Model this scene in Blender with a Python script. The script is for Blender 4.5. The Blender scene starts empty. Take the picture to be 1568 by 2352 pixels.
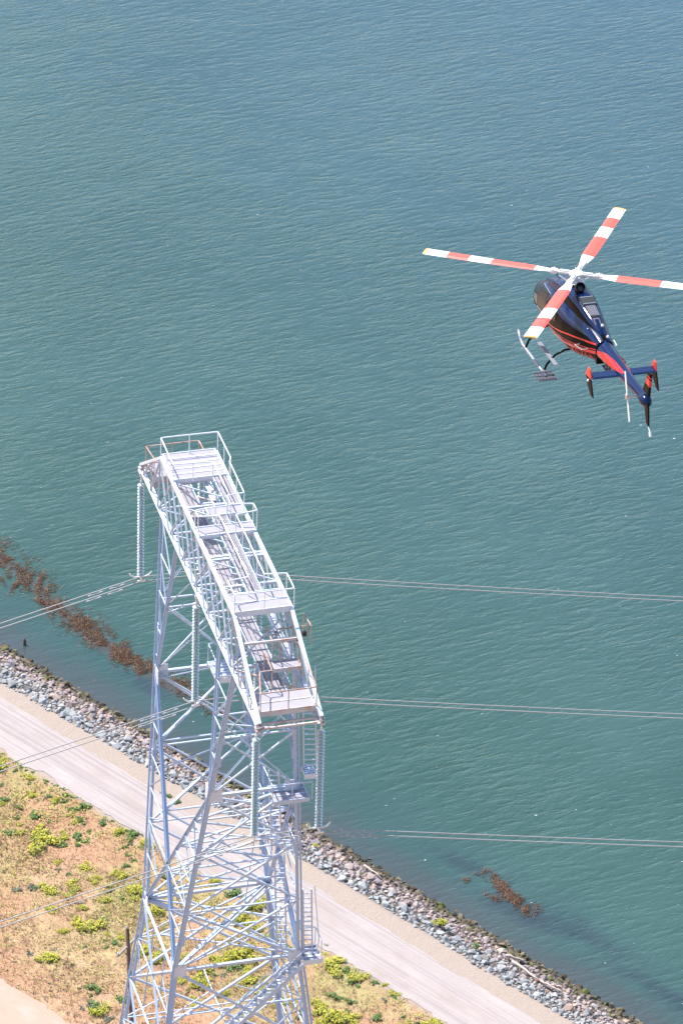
import bpy, bmesh, math, random
from mathutils import Vector, Matrix, Euler, noise
R = math.radians
random.seed(11)
S = bpy.context.scene

# ------------------------------------------------------------------ camera, light, exposure
F_PX, PITCH, ROLL, CAMZ = 10921.53, 0.540846347, -0.0311833516, 197.63
cam = bpy.data.cameras.new('camera')
cam.sensor_fit = 'VERTICAL'; cam.sensor_height = 36.0; cam.lens = F_PX / 2352 * 36
cam.clip_start = 1; cam.clip_end = 8000
co = bpy.data.objects.new('camera', cam); S.collection.objects.link(co)
co.matrix_world = Matrix.Translation((0, 0, CAMZ)) @ Matrix.Rotation(math.pi/2 - PITCH, 4, 'X') @ Matrix.Rotation(-ROLL, 4, 'Z')
S.camera = co

SUN_EL, SUN_AZ = 56, -47            # degrees; azimuth from +Y, positive towards +X
w = bpy.data.worlds.new('World'); S.world = w; w.use_nodes = True
nt = w.node_tree; bg = nt.nodes['Background']
sky = nt.nodes.new('ShaderNodeTexSky'); sky.sky_type = 'NISHITA'; sky.sun_disc = False
sky.sun_elevation = R(SUN_EL); sky.sun_rotation = R(SUN_AZ); sky.altitude = 100
sky.air_density = 1.0; sky.dust_density = 1.2; sky.ozone_density = 1.0
nt.links.new(sky.outputs[0], bg.inputs[0]); bg.inputs[1].default_value = 0.14
sl = bpy.data.lights.new('sun', 'SUN'); sl.energy = 4.6; sl.angle = R(0.5); sl.color = (1, .965, .91)
so = bpy.data.objects.new('sun', sl); S.collection.objects.link(so)
sdir = Vector((math.sin(R(SUN_AZ))*math.cos(R(SUN_EL)), math.cos(R(SUN_AZ))*math.cos(R(SUN_EL)), math.sin(R(SUN_EL))))
so.rotation_euler = sdir.to_track_quat('Z', 'Y').to_euler(); so.location = (0, 0, 300)
S.view_settings.view_transform = 'Standard'; S.view_settings.look = 'None'
S.view_settings.exposure = 0.74; S.view_settings.gamma = 1

def at(x, y, z=0.0):
    """world point at height z on the sight line of photo position (x, y)"""
    a, b = (x-784)/F_PX, -(y-1176)/F_PX
    c, s = math.cos(ROLL), math.sin(ROLL)
    a, b = c*a + s*b, -s*a + c*b
    d = Vector((a, math.cos(PITCH) + b*math.sin(PITCH), -math.sin(PITCH) + b*math.cos(PITCH)))
    k = (z - CAMZ)/d.z
    return Vector((0, 0, CAMZ)) + d*k
def project(P):
    X = Vector(P) - Vector((0, 0, CAMZ))
    fw = Vector((0, math.cos(PITCH), -math.sin(PITCH))); up = Vector((0, math.sin(PITCH), math.cos(PITCH)))
    x, y, z = X.x, X.dot(up), X.dot(fw)
    c, s = math.cos(ROLL), math.sin(ROLL)
    x, y = c*x - s*y, s*x + c*y
    return 784 + F_PX*x/z, 1176 - F_PX*y/z

# ------------------------------------------------------------------ helpers
def tag(o, label=None, cat=None, group=None, kind=None):
    if label: o['label'] = label
    if cat: o['category'] = cat
    if group: o['group'] = group
    if kind: o['kind'] = kind
    return o
def link(o, parent=None):
    S.collection.objects.link(o)
    if parent: o.parent = parent
    return o
def empty(name, loc, rot=(0, 0, 0)):
    o = bpy.data.objects.new(name, None); o.location = loc; o.rotation_euler = rot
    o.empty_display_size = .5
    return link(o)
class MB:
    """collects verts and faces for ONE mesh"""
    def __init__(s): s.v = []; s.f = []; s.m = []
    def add(s, v, f, m=0):
        n = len(s.v); s.v += [tuple(p) for p in v]; s.f += [tuple(i+n for i in q) for q in f]; s.m += [m]*len(f)
    def box(s, c, d, m=0, M=None):
        x, y, z = d[0]/2, d[1]/2, d[2]/2
        v = [Vector((i*x, j*y, k*z)) for i in (-1, 1) for j in (-1, 1) for k in (-1, 1)]
        if M: v = [M @ p for p in v]
        s.add([p+Vector(c) for p in v], [(0,1,3,2),(4,6,7,5),(0,4,5,1),(2,3,7,6),(0,2,6,4),(1,5,7,3)], m)
    def beam(s, a, b, wd, ht=None, m=0, up=(0, 0, 1)):
        a, b = Vector(a), Vector(b); ht = ht or wd; d = (b-a).normalized(); up = Vector(up)
        if abs(d.dot(up)) > .98: up = Vector((1, 0, 0))
        x = d.cross(up).normalized(); y = x.cross(d)
        v = [p + x*(i*wd/2) + y*(j*ht/2) for p in (a, b) for i, j in ((-1,-1),(1,-1),(1,1),(-1,1))]
        s.add(v, [(0,1,2,3),(7,6,5,4),(0,4,5,1),(1,5,6,2),(2,6,7,3),(3,7,4,0)], m)
    def angle(s, a, b, wd, x, y, t=.025, m=0):
        """rolled L section from a to b, flanges along directions x and y"""
        a, b = Vector(a), Vector(b); x, y = Vector(x), Vector(y)
        prof = [x*0, x*wd, x*wd+y*t, x*t+y*t, x*t+y*wd, y*wd]
        v = [p+q for p in (a, b) for q in prof]
        f = [(i, (i+1) % 6, 6+(i+1) % 6, 6+i) for i in range(6)] + [(5,4,3,0),(3,2,1,0),(6,9,10,11),(6,7,8,9)]
        s.add(v, f, m)
    def tube(s, pts, r, n=6, m=0, cap=True):
        pts = [Vector(p) for p in pts]; rs = r if isinstance(r, (list, tuple)) else [r]*len(pts)
        rings = []; base = len(s.v); prev = None
        for i, p in enumerate(pts):
            d = (pts[min(i+1, len(pts)-1)] - pts[max(i-1, 0)]).normalized()
            if prev is None:
                u = Vector((0, 0, 1)) if abs(d.z) < .9 else Vector((1, 0, 0))
                x = d.cross(u).normalized()
            else: x = (prev - d*prev.dot(d)).normalized()
            prev = x; y = d.cross(x)
            for k in range(n):
                t = 2*math.pi*k/n
                s.v.append(tuple(p + (x*math.cos(t) + y*math.sin(t))*rs[i]))
        for i in range(len(pts)-1):
            for k in range(n):
                a = base+i*n+k; b = base+i*n+(k+1) % n
                s.f.append((a, b, b+n, a+n)); s.m.append(m)
        if cap:
            s.f.append(tuple(base+k for k in range(n))[::-1]); s.m.append(m)
            e = base+(len(pts)-1)*n; s.f.append(tuple(e+k for k in range(n))); s.m.append(m)
    def lathe(s, prof, n=12, m=0, c=(0, 0, 0)):
        base = len(s.v)
        for r, z in prof:
            for k in range(n):
                t = 2*math.pi*k/n; s.v.append((c[0]+r*math.cos(t), c[1]+r*math.sin(t), c[2]+z))
        for i in range(len(prof)-1):
            for k in range(n):
                a = base+i*n+k; b = base+i*n+(k+1) % n; s.f.append((a, b, b+n, a+n)); s.m.append(m)
    def build(s, name, mats, parent=None, smooth=False):
        me = bpy.data.meshes.new(name); me.from_pydata(s.v, [], s.f)
        for mt in (mats if isinstance(mats, (list, tuple)) else [mats]): me.materials.append(mt)
        if len(me.materials) > 1: me.polygons.foreach_set('material_index', s.m)
        if smooth: me.polygons.foreach_set('use_smooth', [True]*len(me.polygons))
        me.update()
        return link(bpy.data.objects.new(name, me), parent)

# ------------------------------------------------------------------ materials
def mat(name):
    m = bpy.data.materials.new(name); m.use_nodes = True
    return m, m.node_tree, m.node_tree.nodes['Principled BSDF']
def nd(t, kind, **k):
    n = t.nodes.new('ShaderNode'+kind)
    for a, b in k.items(): setattr(n, a, b)
    return n
def noisetex(t, vec, scale, detail=4, rough=.55, vscale=None, rot=None, dist=0):
    if vscale or rot:
        mp = nd(t, 'Mapping'); mp.inputs['Scale'].default_value = vscale or (1, 1, 1)
        if rot: mp.inputs['Rotation'].default_value = rot
        t.links.new(vec, mp.inputs[0]); vec = mp.outputs[0]
    n = nd(t, 'TexNoise'); t.links.new(vec, n.inputs['Vector'])
    n.inputs['Scale'].default_value = scale; n.inputs['Detail'].default_value = detail
    n.inputs['Roughness'].default_value = rough; n.inputs['Distortion'].default_value = dist
    return n.outputs[0]
def ramp(t, fac, stops):
    r = nd(t, 'ValToRGB'); e = r.color_ramp.elements
    while len(e) < len(stops): e.new(.5)
    for i, (p, c) in enumerate(stops):
        e[i].position = p; e[i].color = (*c, 1) if len(c) == 3 else c
    t.links.new(fac, r.inputs[0]); return r.outputs[0]
def mixc(t, fac, a, b, mode='MIX'):
    m = nd(t, 'MixRGB', blend_type=mode)
    for i, x in enumerate((fac, a, b)):
        if hasattr(x, 'links') or hasattr(x, 'is_linked'): t.links.new(x, m.inputs[i])
        elif i == 0: m.inputs[0].default_value = x
        else: m.inputs[i].default_value = (*x, 1)
    return m.outputs[0]
def mth(t, op, a, b=None, clamp=False):
    m = nd(t, 'Math', operation=op, use_clamp=clamp)
    for i, x in enumerate((a, b)):
        if x is None: continue
        if isinstance(x, (int, float)): m.inputs[i].default_value = x
        else: t.links.new(x, m.inputs[i])
    return m.outputs[0]
def mrange(t, v, a, b, c=0, d=1):
    m = nd(t, 'MapRange', clamp=True); t.links.new(v, m.inputs[0])
    for i, x in enumerate((a, b, c, d)): m.inputs[i+1].default_value = x
    return m.outputs[0]
def bump(t, h, strength, dist, bsdf, prev=None):
    b = nd(t, 'Bump'); b.inputs['Strength'].default_value = strength; b.inputs['Distance'].default_value = dist
    t.links.new(h, b.inputs['Height'])
    if prev: t.links.new(prev, b.inputs['Normal'])
    if bsdf: t.links.new(b.outputs[0], bsdf.inputs['Normal'])
    return b.outputs[0]
def simple(name, col, rough=.5, metal=0, spec=.5, var=.0, vs=3, coat=0):
    m, t, b = mat(name)
    b.inputs['Base Color'].default_value = (*col, 1); b.inputs['Roughness'].default_value = rough
    b.inputs['Metallic'].default_value = metal; b.inputs['Specular IOR Level'].default_value = spec
    b.inputs['Coat Weight'].default_value = coat; b.inputs['Coat Roughness'].default_value = .05
    if var:
        tc = nd(t, 'TexCoord')
        n = noisetex(t, tc.outputs['Object'], vs, 4)
        c = mixc(t, n, tuple(max(0, x*(1-var)) for x in col), tuple(min(1, x*(1+var)) for x in col))
        t.links.new(c, b.inputs['Base Color'])
    return m
def steel(name, col, rust, lo, hi, rough=.5):
    """galvanised or painted steel with patchy weathering and rust of its own shape"""
    m, t, b = mat(name); tc = nd(t, 'TexCoord')
    n1 = noisetex(t, tc.outputs['Object'], 1.1, 5, .6); n2 = noisetex(t, tc.outputs['Object'], 6, 5, .65)
    c = mixc(t, n2, tuple(x*.84 for x in col), tuple(min(.9, x*1.08) for x in col))
    f = mrange(t, mth(t, 'ADD', mth(t, 'MULTIPLY', n1, .55), mth(t, 'MULTIPLY', n2, .45)), lo, hi)
    t.links.new(mixc(t, f, c, rust), b.inputs['Base Color'])
    b.inputs['Roughness'].default_value = rough; b.inputs['Metallic'].default_value = .12
    return m
M = {}
M['steel'] = steel('galvanised_steel', (.64, .69, .77), (.52, .56, .63), .60, .80)  # lightest copy, for sunlit chords; slight blue of sky shade in the colour
M['steel2'] = steel('galvanised_steel_brace', (.48, .56, .69), (.40, .46, .57), .58, .80)  # same steel, darker, with the blue of sky shade put into the colour
M['rusty'] = steel('rusty_steel', (.56, .54, .55), (.42, .25, .16), .47, .64, .7)
M['legsteel'] = steel('leg_steel', (.41, .52, .70), (.34, .42, .55), .60, .80)  # same steel again, tinted bluest to paint in the shade on the legs
M['rust_rail'] = steel('rusty_rail', (.60, .50, .46), (.40, .21, .13), .42, .58, .8)
M['rail'] = simple('white_rail', (.78, .80, .83), .5)
M['dark'] = simple('dark_rubber', (.02, .022, .026), .5)
def deckmat():
    m, t, b = mat('grating'); tc = nd(t, 'TexCoord')
    w1 = nd(t, 'TexWave', wave_type='BANDS', bands_direction='X'); t.links.new(tc.outputs['Object'], w1.inputs[0]); w1.inputs['Scale'].default_value = 6
    n = noisetex(t, tc.outputs['Object'], 2.5, 4)
    c = mixc(t, n, (.28, .265, .31), (.38, .36, .41))
    c = mixc(t, mrange(t, w1.outputs[1], .3, .9, 0, .22), c, (.22, .21, .26))
    t.links.new(c, b.inputs['Base Color']); b.inputs['Roughness'].default_value = .7
    return m
M['deck'] = deckmat()
def plankmat():
    m, t, b = mat('walkway_channel'); tc = nd(t, 'TexCoord')
    w1 = nd(t, 'TexWave', wave_type='BANDS', bands_direction='Y'); t.links.new(tc.outputs['Object'], w1.inputs[0]); w1.inputs['Scale'].default_value = 1.35
    n = noisetex(t, tc.outputs['Object'], 3, 5, vscale=(.25, 1, 1))
    c = mixc(t, n, (.25, .225, .265), (.36, .33, .37))
    c = mixc(t, mrange(t, w1.outputs[1], .0, .22, 1, 0), c, (.10, .09, .12))
    t.links.new(c, b.inputs['Base Color']); b.inputs['Roughness'].default_value = .75
    return m
M['plank'] = plankmat()
def glassdisc():
    m, t, b = mat('toughened_glass')
    b.inputs['Base Color'].default_value = (.50, .60, .60, 1); b.inputs['Roughness'].default_value = .12
    b.inputs['Transmission Weight'].default_value = .35; b.inputs['IOR'].default_value = 1.5
    b.inputs['Specular IOR Level'].default_value = .8
    return m
M['disc'] = glassdisc()
M['cap'] = simple('galvanised_cap', (.72, .73, .75), .35, .4)
M['wire'] = simple('aluminium_wire', (.35, .35, .355), .6, .05, var=.12, vs=8)
M['damper'] = simple('damper_iron', (.40, .42, .47), .6, .2)
M['wood'] = simple('weathered_pole_wood', (.13, .085, .065), .9, var=.35, vs=4)
M['drift'] = simple('driftwood', (.50, .42, .36), .9, var=.25, vs=4)

def watermat():
    m, t, b = mat('water'); tc = nd(t, 'TexCoord'); P = tc.outputs['Object']     # object axes: x along the shore, y off the shore
    ry = (0, 0, R(-SHORE_DEG))                                                         # back to map north
    # colour: turbid green water, browner in the shallows, dark weed beds below the surface
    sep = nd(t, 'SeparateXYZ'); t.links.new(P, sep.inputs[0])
    big = mrange(t, noisetex(t, P, .028, 4, .6), .35, .65); mid = noisetex(t, P, .22, 4, vscale=(1, 1.6, 1))
    col = mixc(t, big, (.024, .066, .054), (.038, .088, .075))
    col = mixc(t, mrange(t, sep.outputs[1], 20, 190, 0, .8), col, (.046, .095, .150))  # bluer far out: haze and sky reflection painted into the base colour
    sh = mth(t, 'ADD', sep.outputs[1], mth(t, 'MULTIPLY', mth(t, 'SUBTRACT', mid, .5), 5.0))
    col = mixc(t, mrange(t, sh, .2, 3.6, .75, 0), col, (.070, .058, .054))
    col = mixc(t, mrange(t, sh, 2, 9, .38, 0), col, (.030, .058, .068))
    for (cx, cy, rx, ryy, ang) in BEDS:
        mp = nd(t, 'Mapping'); mp.vector_type = 'TEXTURE'
        mp.inputs['Location'].default_value = (cx, cy, 0); mp.inputs['Rotation'].default_value = (0, 0, ang)
        mp.inputs['Scale'].default_value = (rx, ryy, 1); t.links.new(P, mp.inputs[0])
        vl = nd(t, 'VectorMath', operation='LENGTH'); t.links.new(mp.outputs[0], vl.inputs[0])
        d = mth(t, 'ADD', vl.outputs['Value'], mth(t, 'MULTIPLY', mth(t, 'SUBTRACT', mid, .5), 2.2))
        col = mixc(t, mrange(t, d, .4, 1.25, .7, 0), col, (.024, .040, .050) if ryy > .8 else (.06, .045, .035))
    # sun glints are small white meshes laid on the surface
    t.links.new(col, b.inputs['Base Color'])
    b.inputs['IOR'].default_value = 1.33
    b.inputs['Specular IOR Level'].default_value = 1.0
    # ripples: crests nearly along map x, short strokes, gusts, plus long low swell
    warp = noisetex(t, P, .05, 2)
    wn = nd(t, 'TexNoise'); t.links.new(P, wn.inputs['Vector']); wn.inputs['Scale'].default_value = .09; wn.inputs['Detail'].default_value = 2
    wv = nd(t, 'VectorMath', operation='MULTIPLY_ADD'); t.links.new(wn.outputs['Color'], wv.inputs[0]); wv.inputs[1].default_value = (1.3, 1.3, 0); t.links.new(P, wv.inputs[2])
    WV = wv.outputs[0]
    mpa = nd(t, 'Mapping'); mpa.inputs['Rotation'].default_value = (0, 0, R(SHORE_DEG - 24)); t.links.new(WV, mpa.inputs[0])
    a = noisetex(t, mpa.outputs[0], 1.25, 3, .55, vscale=(.42, 1.5, 1), dist=.15)
    mpb = nd(t, 'Mapping'); mpb.inputs['Rotation'].default_value = (0, 0, R(SHORE_DEG - 48)); t.links.new(WV, mpb.inputs[0])
    c2 = noisetex(t, mpb.outputs[0], 2.7, 3, .6, vscale=(.5, 1.1, 1))
    lng = noisetex(t, mpa.outputs[0], .16, 2, vscale=(.5, 1.2, 1))
    ridge = mth(t, 'SUBTRACT', 1.0, mth(t, 'MULTIPLY', mth(t, 'ABSOLUTE', mth(t, 'SUBTRACT', a, .5)), 3.2))
    gust = mrange(t, noisetex(t, P, .045, 4, vscale=(.6, 1.3, 1)), .36, .64, .5, 1.2)
    t.links.new(mrange(t, gust, .55, 1.15, .06, .2), b.inputs['Roughness'])
    calm = mrange(t, sh, 1.0, 14, .42, 1.0)
    h = mth(t, 'ADD', mth(t, 'MULTIPLY', ridge, .10), mth(t, 'MULTIPLY', a, .75))
    h = mth(t, 'ADD', h, mth(t, 'MULTIPLY', c2, .22))
    h = mth(t, 'MULTIPLY', h, mth(t, 'MULTIPLY', gust, calm))
    h = mth(t, 'ADD', h, mth(t, 'MULTIPLY', lng, .6))
    bump(t, h, 1.0, WAVE_H, b)
    return m

# ------------------------------------------------------------------ the shore frame: local x runs along the levee, local y out over the water
SHORE_DEG = -43.927
SH = Matrix.Translation((-25.916, 307.784, 0)) @ Matrix.Rotation(R(SHORE_DEG), 4, 'Z')
SHI = SH.inverted()
def sn(x, y, z=0): return SHI @ at(x, y, z)            # photo position -> shore frame
def shore_obj(o): o.matrix_world = SH; return o
WAVE_H = .25
BEDS = []
for x, y, rx, ry_, an in ((30, 1300, 5, .79, -.15), (110, 1370, 5, .79, -.1), (200, 1445, 5, .79, -.1), (290, 1515, 5, .79, -.1), (380, 1565, 4, .7, -.1), (1190, 2075, 3, .3, -.1), (1330, 2145, 5.5, 1.3, .0), (1180, 2085, 5, 1.2, .1), (1540, 2290, 6, 1.0, 0), (330, 1570, 3, .9, 0), (1060, 1985, 4, 1.0, .1)):
    p = sn(x, y); BEDS.append((p.x, p.y, rx, ry_, an))

def crown(n):      # ground height as a function of the offset from the waterline
    pts = [(-400, 1.2), (-60, 1.7), (-30, 1.9), (-16, 2.15), (-12.3, 2.5), (-7.4, 2.6), (-5.8, 2.55), (-4, 1.75), (.3, -.15), (2, -1.2), (8, -3)]
    for (a, za), (b_, zb) in zip(pts, pts[1:]):
        if a <= n <= b_: return za + (zb-za)*(n-a)/(b_-a)
    return pts[-1][1]

# water: one sheet to the horizon
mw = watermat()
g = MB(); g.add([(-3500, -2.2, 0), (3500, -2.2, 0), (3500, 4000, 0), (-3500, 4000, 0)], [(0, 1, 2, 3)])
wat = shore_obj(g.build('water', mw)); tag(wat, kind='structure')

def groundmat():
    m, t, b = mat('ground_field'); tc = nd(t, 'TexCoord'); P = tc.outputs['Object']
    sep = nd(t, 'SeparateXYZ'); t.links.new(P, sep.inputs[0]); N = sep.outputs[1]
    fine = noisetex(t, P, 5.5, 6, .7); mid = noisetex(t, P, 1.1, 5, .62); big = noisetex(t, P, .16, 4)
    straw = ramp(t, mth(t, 'ADD', mth(t, 'MULTIPLY', fine, .55), mth(t, 'MULTIPLY', mid, .45)),
                 [(.30, (.15, .09, .045)), (.42, (.34, .20, .125)), (.52, (.46, .285, .18)), (.66, (.55, .39, .275))])
    green = ramp(t, mid, [(.35, (.13, .16, .06)), (.6, (.30, .32, .10))])
    olive = mrange(t, mth(t, 'ADD', big, mth(t, 'MULTIPLY', mid, .35)), .56, .80, 0, .6)
    olive = mth(t, 'MULTIPLY', olive, mrange(t, N, -27, -17, .25, 1))
    c = mixc(t, olive, straw, green)
    pink = mrange(t, noisetex(t, P, .12, 3), .48, .62, 0, .6)
    c = mixc(t, pink, c, mixc(t, fine, (.26, .125, .075), (.55, .31, .20)))
    # shoulder and riprap bed by their own bands
    tan = mixc(t, noisetex(t, P, 7, 6, .7), (.31, .245, .205), (.40, .33, .28))
    e1 = mth(t, 'ADD', N, mth(t, 'MULTIPLY', mth(t, 'SUBTRACT', mid, .5), 1.6))
    c = mixc(t, mrange(t, e1, -12.6, -12.0), c, tan)
    bed = mixc(t, fine, (.08, .065, .055), (.18, .15, .13))
    c = mixc(t, mrange(t, N, -5.7, -5.3), c, bed)
    t.links.new(c, b.inputs['Base Color']); b.inputs['Roughness'].default_value = .95; b.inputs['Specular IOR Level'].default_value = .1
    bump(t, mth(t, 'ADD', fine, mth(t, 'MULTIPLY', mid, 1.5)), .6, .12, b)
    return m
g = MB()
ss = [-900, -300] + [-60+2.0*i for i in range(101)] + [400, 900]
ns = [-900, -400, -150, -60, -45, -36, -30] + [-29+1.0*i for i in range(14)] + [-15+.6*i for i in range(34)] + [8]
ns = sorted(set(round(n, 2) for n in ns))
for s_ in ss:
    for n in ns:
        z = crown(n)
        if n < -12: z += .12*noise.noise(Vector((s_*.2, n*.2, 0)))
        g.v.append((s_, n, z))
k = len(ns)
for i in range(len(ss)-1):
    for j in range(k-1):
        g.f.append((i*k+j, (i+1)*k+j, (i+1)*k+j+1, i*k+j+1)); g.m.append(0)
grd = shore_obj(g.build('ground', groundmat())); tag(grd, kind='structure')

def roadmat(name, c0, c1, tracks):
    m, t, b = mat(name); tc = nd(t, 'TexCoord'); P = tc.outputs['Object']
    fine = noisetex(t, P, 9, 6, .75); st = noisetex(t, P, 1.0, 5, .7, vscale=(.025, 4.2, 1)); st2 = noisetex(t, P, 1.0, 5, .6, vscale=(.25, .9, 1))
    c = mixc(t, fine, c0, c1)
    if tracks:
        c = mixc(t, mrange(t, st, .46, .60, 0, .7), c, (.28, .245, .245))
        c = mixc(t, mrange(t, st2, .50, .72, 0, .5), c, (.45, .40, .385))
    else: c = mixc(t, mrange(t, st2, .50, .72, 0, .5), c, (.42, .27, .18))
    blot = noisetex(t, P, .5, 5, .7, vscale=(.4, 1, 1)); c = mixc(t, mrange(t, blot, .52, .70, 0, .45), c, (.30, .235, .20)); c = mixc(t, mrange(t, blot, .30, .44, .35, 0), c, (.48, .43, .41))
    t.links.new(c, b.inputs['Base Color']); b.inputs['Roughness'].default_value = .95; b.inputs['Specular IOR Level'].default_value = .1
    bump(t, fine, .4, .05, b)
    return m
def strip(name, n0, n1, jit, s0, s1, step, dz, m, zf=crown):
    g = MB(); i = 0; s_ = s0; cols = 7
    while s_ <= s1:
        a = n0 + jit*(noise.noise(Vector((s_*.35, 5, 1))) + .6*noise.noise(Vector((s_*1.3, 8, 1))))
        b_ = n1 + jit*.6*(noise.noise(Vector((s_*.3, 15, 1))) + .5*noise.noise(Vector((s_*1.5, 3, 4))))
        for j in range(cols):
            n = a + (b_-a)*j/(cols-1); g.v.append((s_, n, zf(n)+dz))
        i += 1; s_ += step
    for a in range(i-1):
        for j in range(cols-1):
            g.f.append((a*cols+j, (a+1)*cols+j, (a+1)*cols+j+1, a*cols+j+1)); g.m.append(0)
    return tag(shore_obj(g.build(name, m)), kind='structure')
strip('gravel_road', -12.05, -7.55, .55, -200, 260, .5, .03, roadmat('gravel', (.335, .285, .27), (.43, .375, .36), True))
strip('dirt_track', -75, -30.3, .9, -40, 62, .5, .22, roadmat('bare_dirt', (.37, .265, .205), (.46, .35, .28), False))

# ------------------------------------------------------------------ riprap
def rockmat():
    m, t, b = mat('riprap_stone'); tc = nd(t, 'TexCoord'); geo = nd(t, 'NewGeometry')
    mp = nd(t, 'VectorMath', operation='SUBTRACT'); t.links.new(geo.outputs['Position'], mp.inputs[0]); mp.inputs[1].default_value = SH.translation
    dt = nd(t, 'VectorMath', operation='DOT_PRODUCT'); t.links.new(mp.outputs[0], dt.inputs[0]); dt.inputs[1].default_value = SH.to_3x3() @ Vector((0, 1, 0))
    N = dt.outputs['Value']
    oi = nd(t, 'ObjectInfo')
    rnd = mth(t, 'FRACT', mth(t, 'ADD', geo.outputs['Random Per Island'], mth(t, 'MULTIPLY', oi.outputs['Random'], 7.31)))
    rn2 = mth(t, 'FRACT', mth(t, 'MULTIPLY', rnd, 37.7))
    n = noisetex(t, geo.outputs['Position'], 3, 5, .65); patch = noisetex(t, geo.outputs['Position'], .6, 3)
    grey = ramp(t, rnd, [(0, (.25, .26, .27)), (.35, (.35, .37, .375)), (.7, (.29, .285, .295)), (1, (.44, .45, .46))])
    mauve = ramp(t, rnd, [(0, (.27, .205, .20)), (.35, (.41, .325, .305)), (.7, (.25, .22, .24)), (.9, (.44, .37, .33)), (1, (.55, .33, .22))])
    e = mth(t, 'ADD', N, mth(t, 'ADD', mth(t, 'MULTIPLY', mth(t, 'SUBTRACT', rn2, .5), 2.4), mth(t, 'MULTIPLY', mth(t, 'SUBTRACT', patch, .5), 3)))
    c = mixc(t, mrange(t, e, -4.2, -3.0), grey, mauve)
    wet = ramp(t, rn2, [(0, (.055, .045, .035)), (.5, (.12, .095, .06)), (.8, (.20, .165, .11)), (1, (.10, .12, .03))])
    e2 = mth(t, 'ADD', N, mth(t, 'ADD', mth(t, 'MULTIPLY', mth(t, 'SUBTRACT', rn2, .5), .9), mth(t, 'MULTIPLY', mth(t, 'SUBTRACT', patch, .5), 1.5)))
    c = mixc(t, mrange(t, e2, -1.5, -.9), c, wet)
    c = mixc(t, .35, c, mixc(t, n, tuple([.12]*3), tuple([.9]*3)), 'OVERLAY')
    t.links.new(c, b.inputs['Base Color']); b.inputs['Roughness'].default_value = .85; b.inputs['Specular IOR Level'].default_value = .2
    bump(t, n, .5, .06, b)
    return m
MR = rockmat()
def rockhull(seed, npt=15):
    rr = random.Random(seed); bm = bmesh.new()
    sx, sy, sz = rr.uniform(.8, 1.25), rr.uniform(.65, 1.0), rr.uniform(.55, .8)
    for i in range(npt):
        v = Vector((rr.gauss(0, 1), rr.gauss(0, 1), rr.gauss(0, 1))).normalized()*rr.uniform(.42, .56)
        bm.verts.new((v.x*sx, v.y*sy, v.z*sz))
    r = bmesh.ops.convex_hull(bm, input=bm.verts)
    bmesh.ops.delete(bm, geom=[e for e in r['geom_interior'] if isinstance(e, bmesh.types.BMVert)], context='VERTS')
    bm.verts.index_update()
    v = [tuple(p.co) for p in bm.verts]; f = [tuple(p.index for p in q.verts) for q in bm.faces]; bm.free()
    return v, f
HULLS = [rockhull(i) for i in range(14)]
RG = 'angular riprap boulders along the shore'
protos = []
for v, f in HULLS[:10]:
    me = bpy.data.meshes.new('boulder'); me.from_pydata(v, [], f); me.materials.append(MR); protos.append(me)
def rockband(s_): # land edge and water edge wobble
    return -6.15 - .35*noise.noise(Vector((s_*.15, 0, 2))) + .5*math.sin((s_-10)/64*math.pi), .35 + .35*noise.noise(Vector((s_*.2, 4, 2)))
placed = []; grid = {}
def free(x, y, r):
    cx, cy = int(x//1), int(y//1)
    for i in (-1, 0, 1):
        for j in (-1, 0, 1):
            for a, b_, q in grid.get((cx+i, cy+j), ()):
                if (a-x)**2+(b_-y)**2 < (.36*(r+q))**2: return False
    return True
def put(x, y, r): grid.setdefault((int(x//1), int(y//1)), []).append((x, y, r)); placed.append((x, y, r))
rr = random.Random(5)
def visible(s_, n, z, pad=0):
    x, y = project(SH @ Vector((s_, n, z))); return -pad < x < 1568+pad and -pad < y < 2352+pad
nb = 0; tries = 0
while nb < 300 and tries < 60000:
    tries += 1
    s_ = rr.uniform(0, 70); lo, hi = rockband(s_); n = rr.uniform(lo+.2, hi)
    r = rr.uniform(.55, .86)*(1 if n < -2 else .9)*(1.18 if n < -4.3 and rr.random() < .4 else 1)
    if not visible(s_, n, 1) or not free(s_, n, r*1.15): continue
    put(s_, n, r); nb += 1
    o = bpy.data.objects.new('boulder', protos[nb % 10]); S.collection.objects.link(o)
    o.matrix_world = SH @ (Matrix.Translation((s_, n, crown(n)+.12*r)) @ Euler((rr.uniform(-.5, .5), rr.uniform(-.5, .5), rr.uniform(0, 6.3))).to_matrix().to_4x4() @ Matrix.Diagonal((r, r, r, 1)))
    tag(o, 'large angular riprap boulder lying among smaller stones on the bank', 'boulder', RG)
g = MB()
for dens, r0, r1, sa, sb in ((7000, .32, .56, -12, 84), (14000, .16, .32, -12, 84), (3200, .4, .7, -60, 150)):
    for i in range(dens):
        s_ = rr.uniform(sa, sb)
        if sa == -60 and -12 < s_ < 84: continue
        lo, hi = rockband(s_); n = rr.uniform(lo, hi+.15); r = rr.uniform(r0, r1)
        if not free(s_, n, r*1.05): continue
        put(s_, n, r)
        v, f = HULLS[rr.randrange(14)]
        MM = Matrix.Translation((s_, n, crown(n)+.1*r)) @ Euler((rr.uniform(-.6, .6), rr.uniform(-.6, .6), rr.uniform(0, 6.3))).to_matrix().to_4x4() @ Matrix.Diagonal((r, r, r, 1))
        g.add([MM @ Vector(p) for p in v], f)
rs = shore_obj(g.build('riprap_stones', MR)); tag(rs, 'smaller riprap stones filling the bank between the large boulders', 'stones', kind='stuff')

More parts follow.
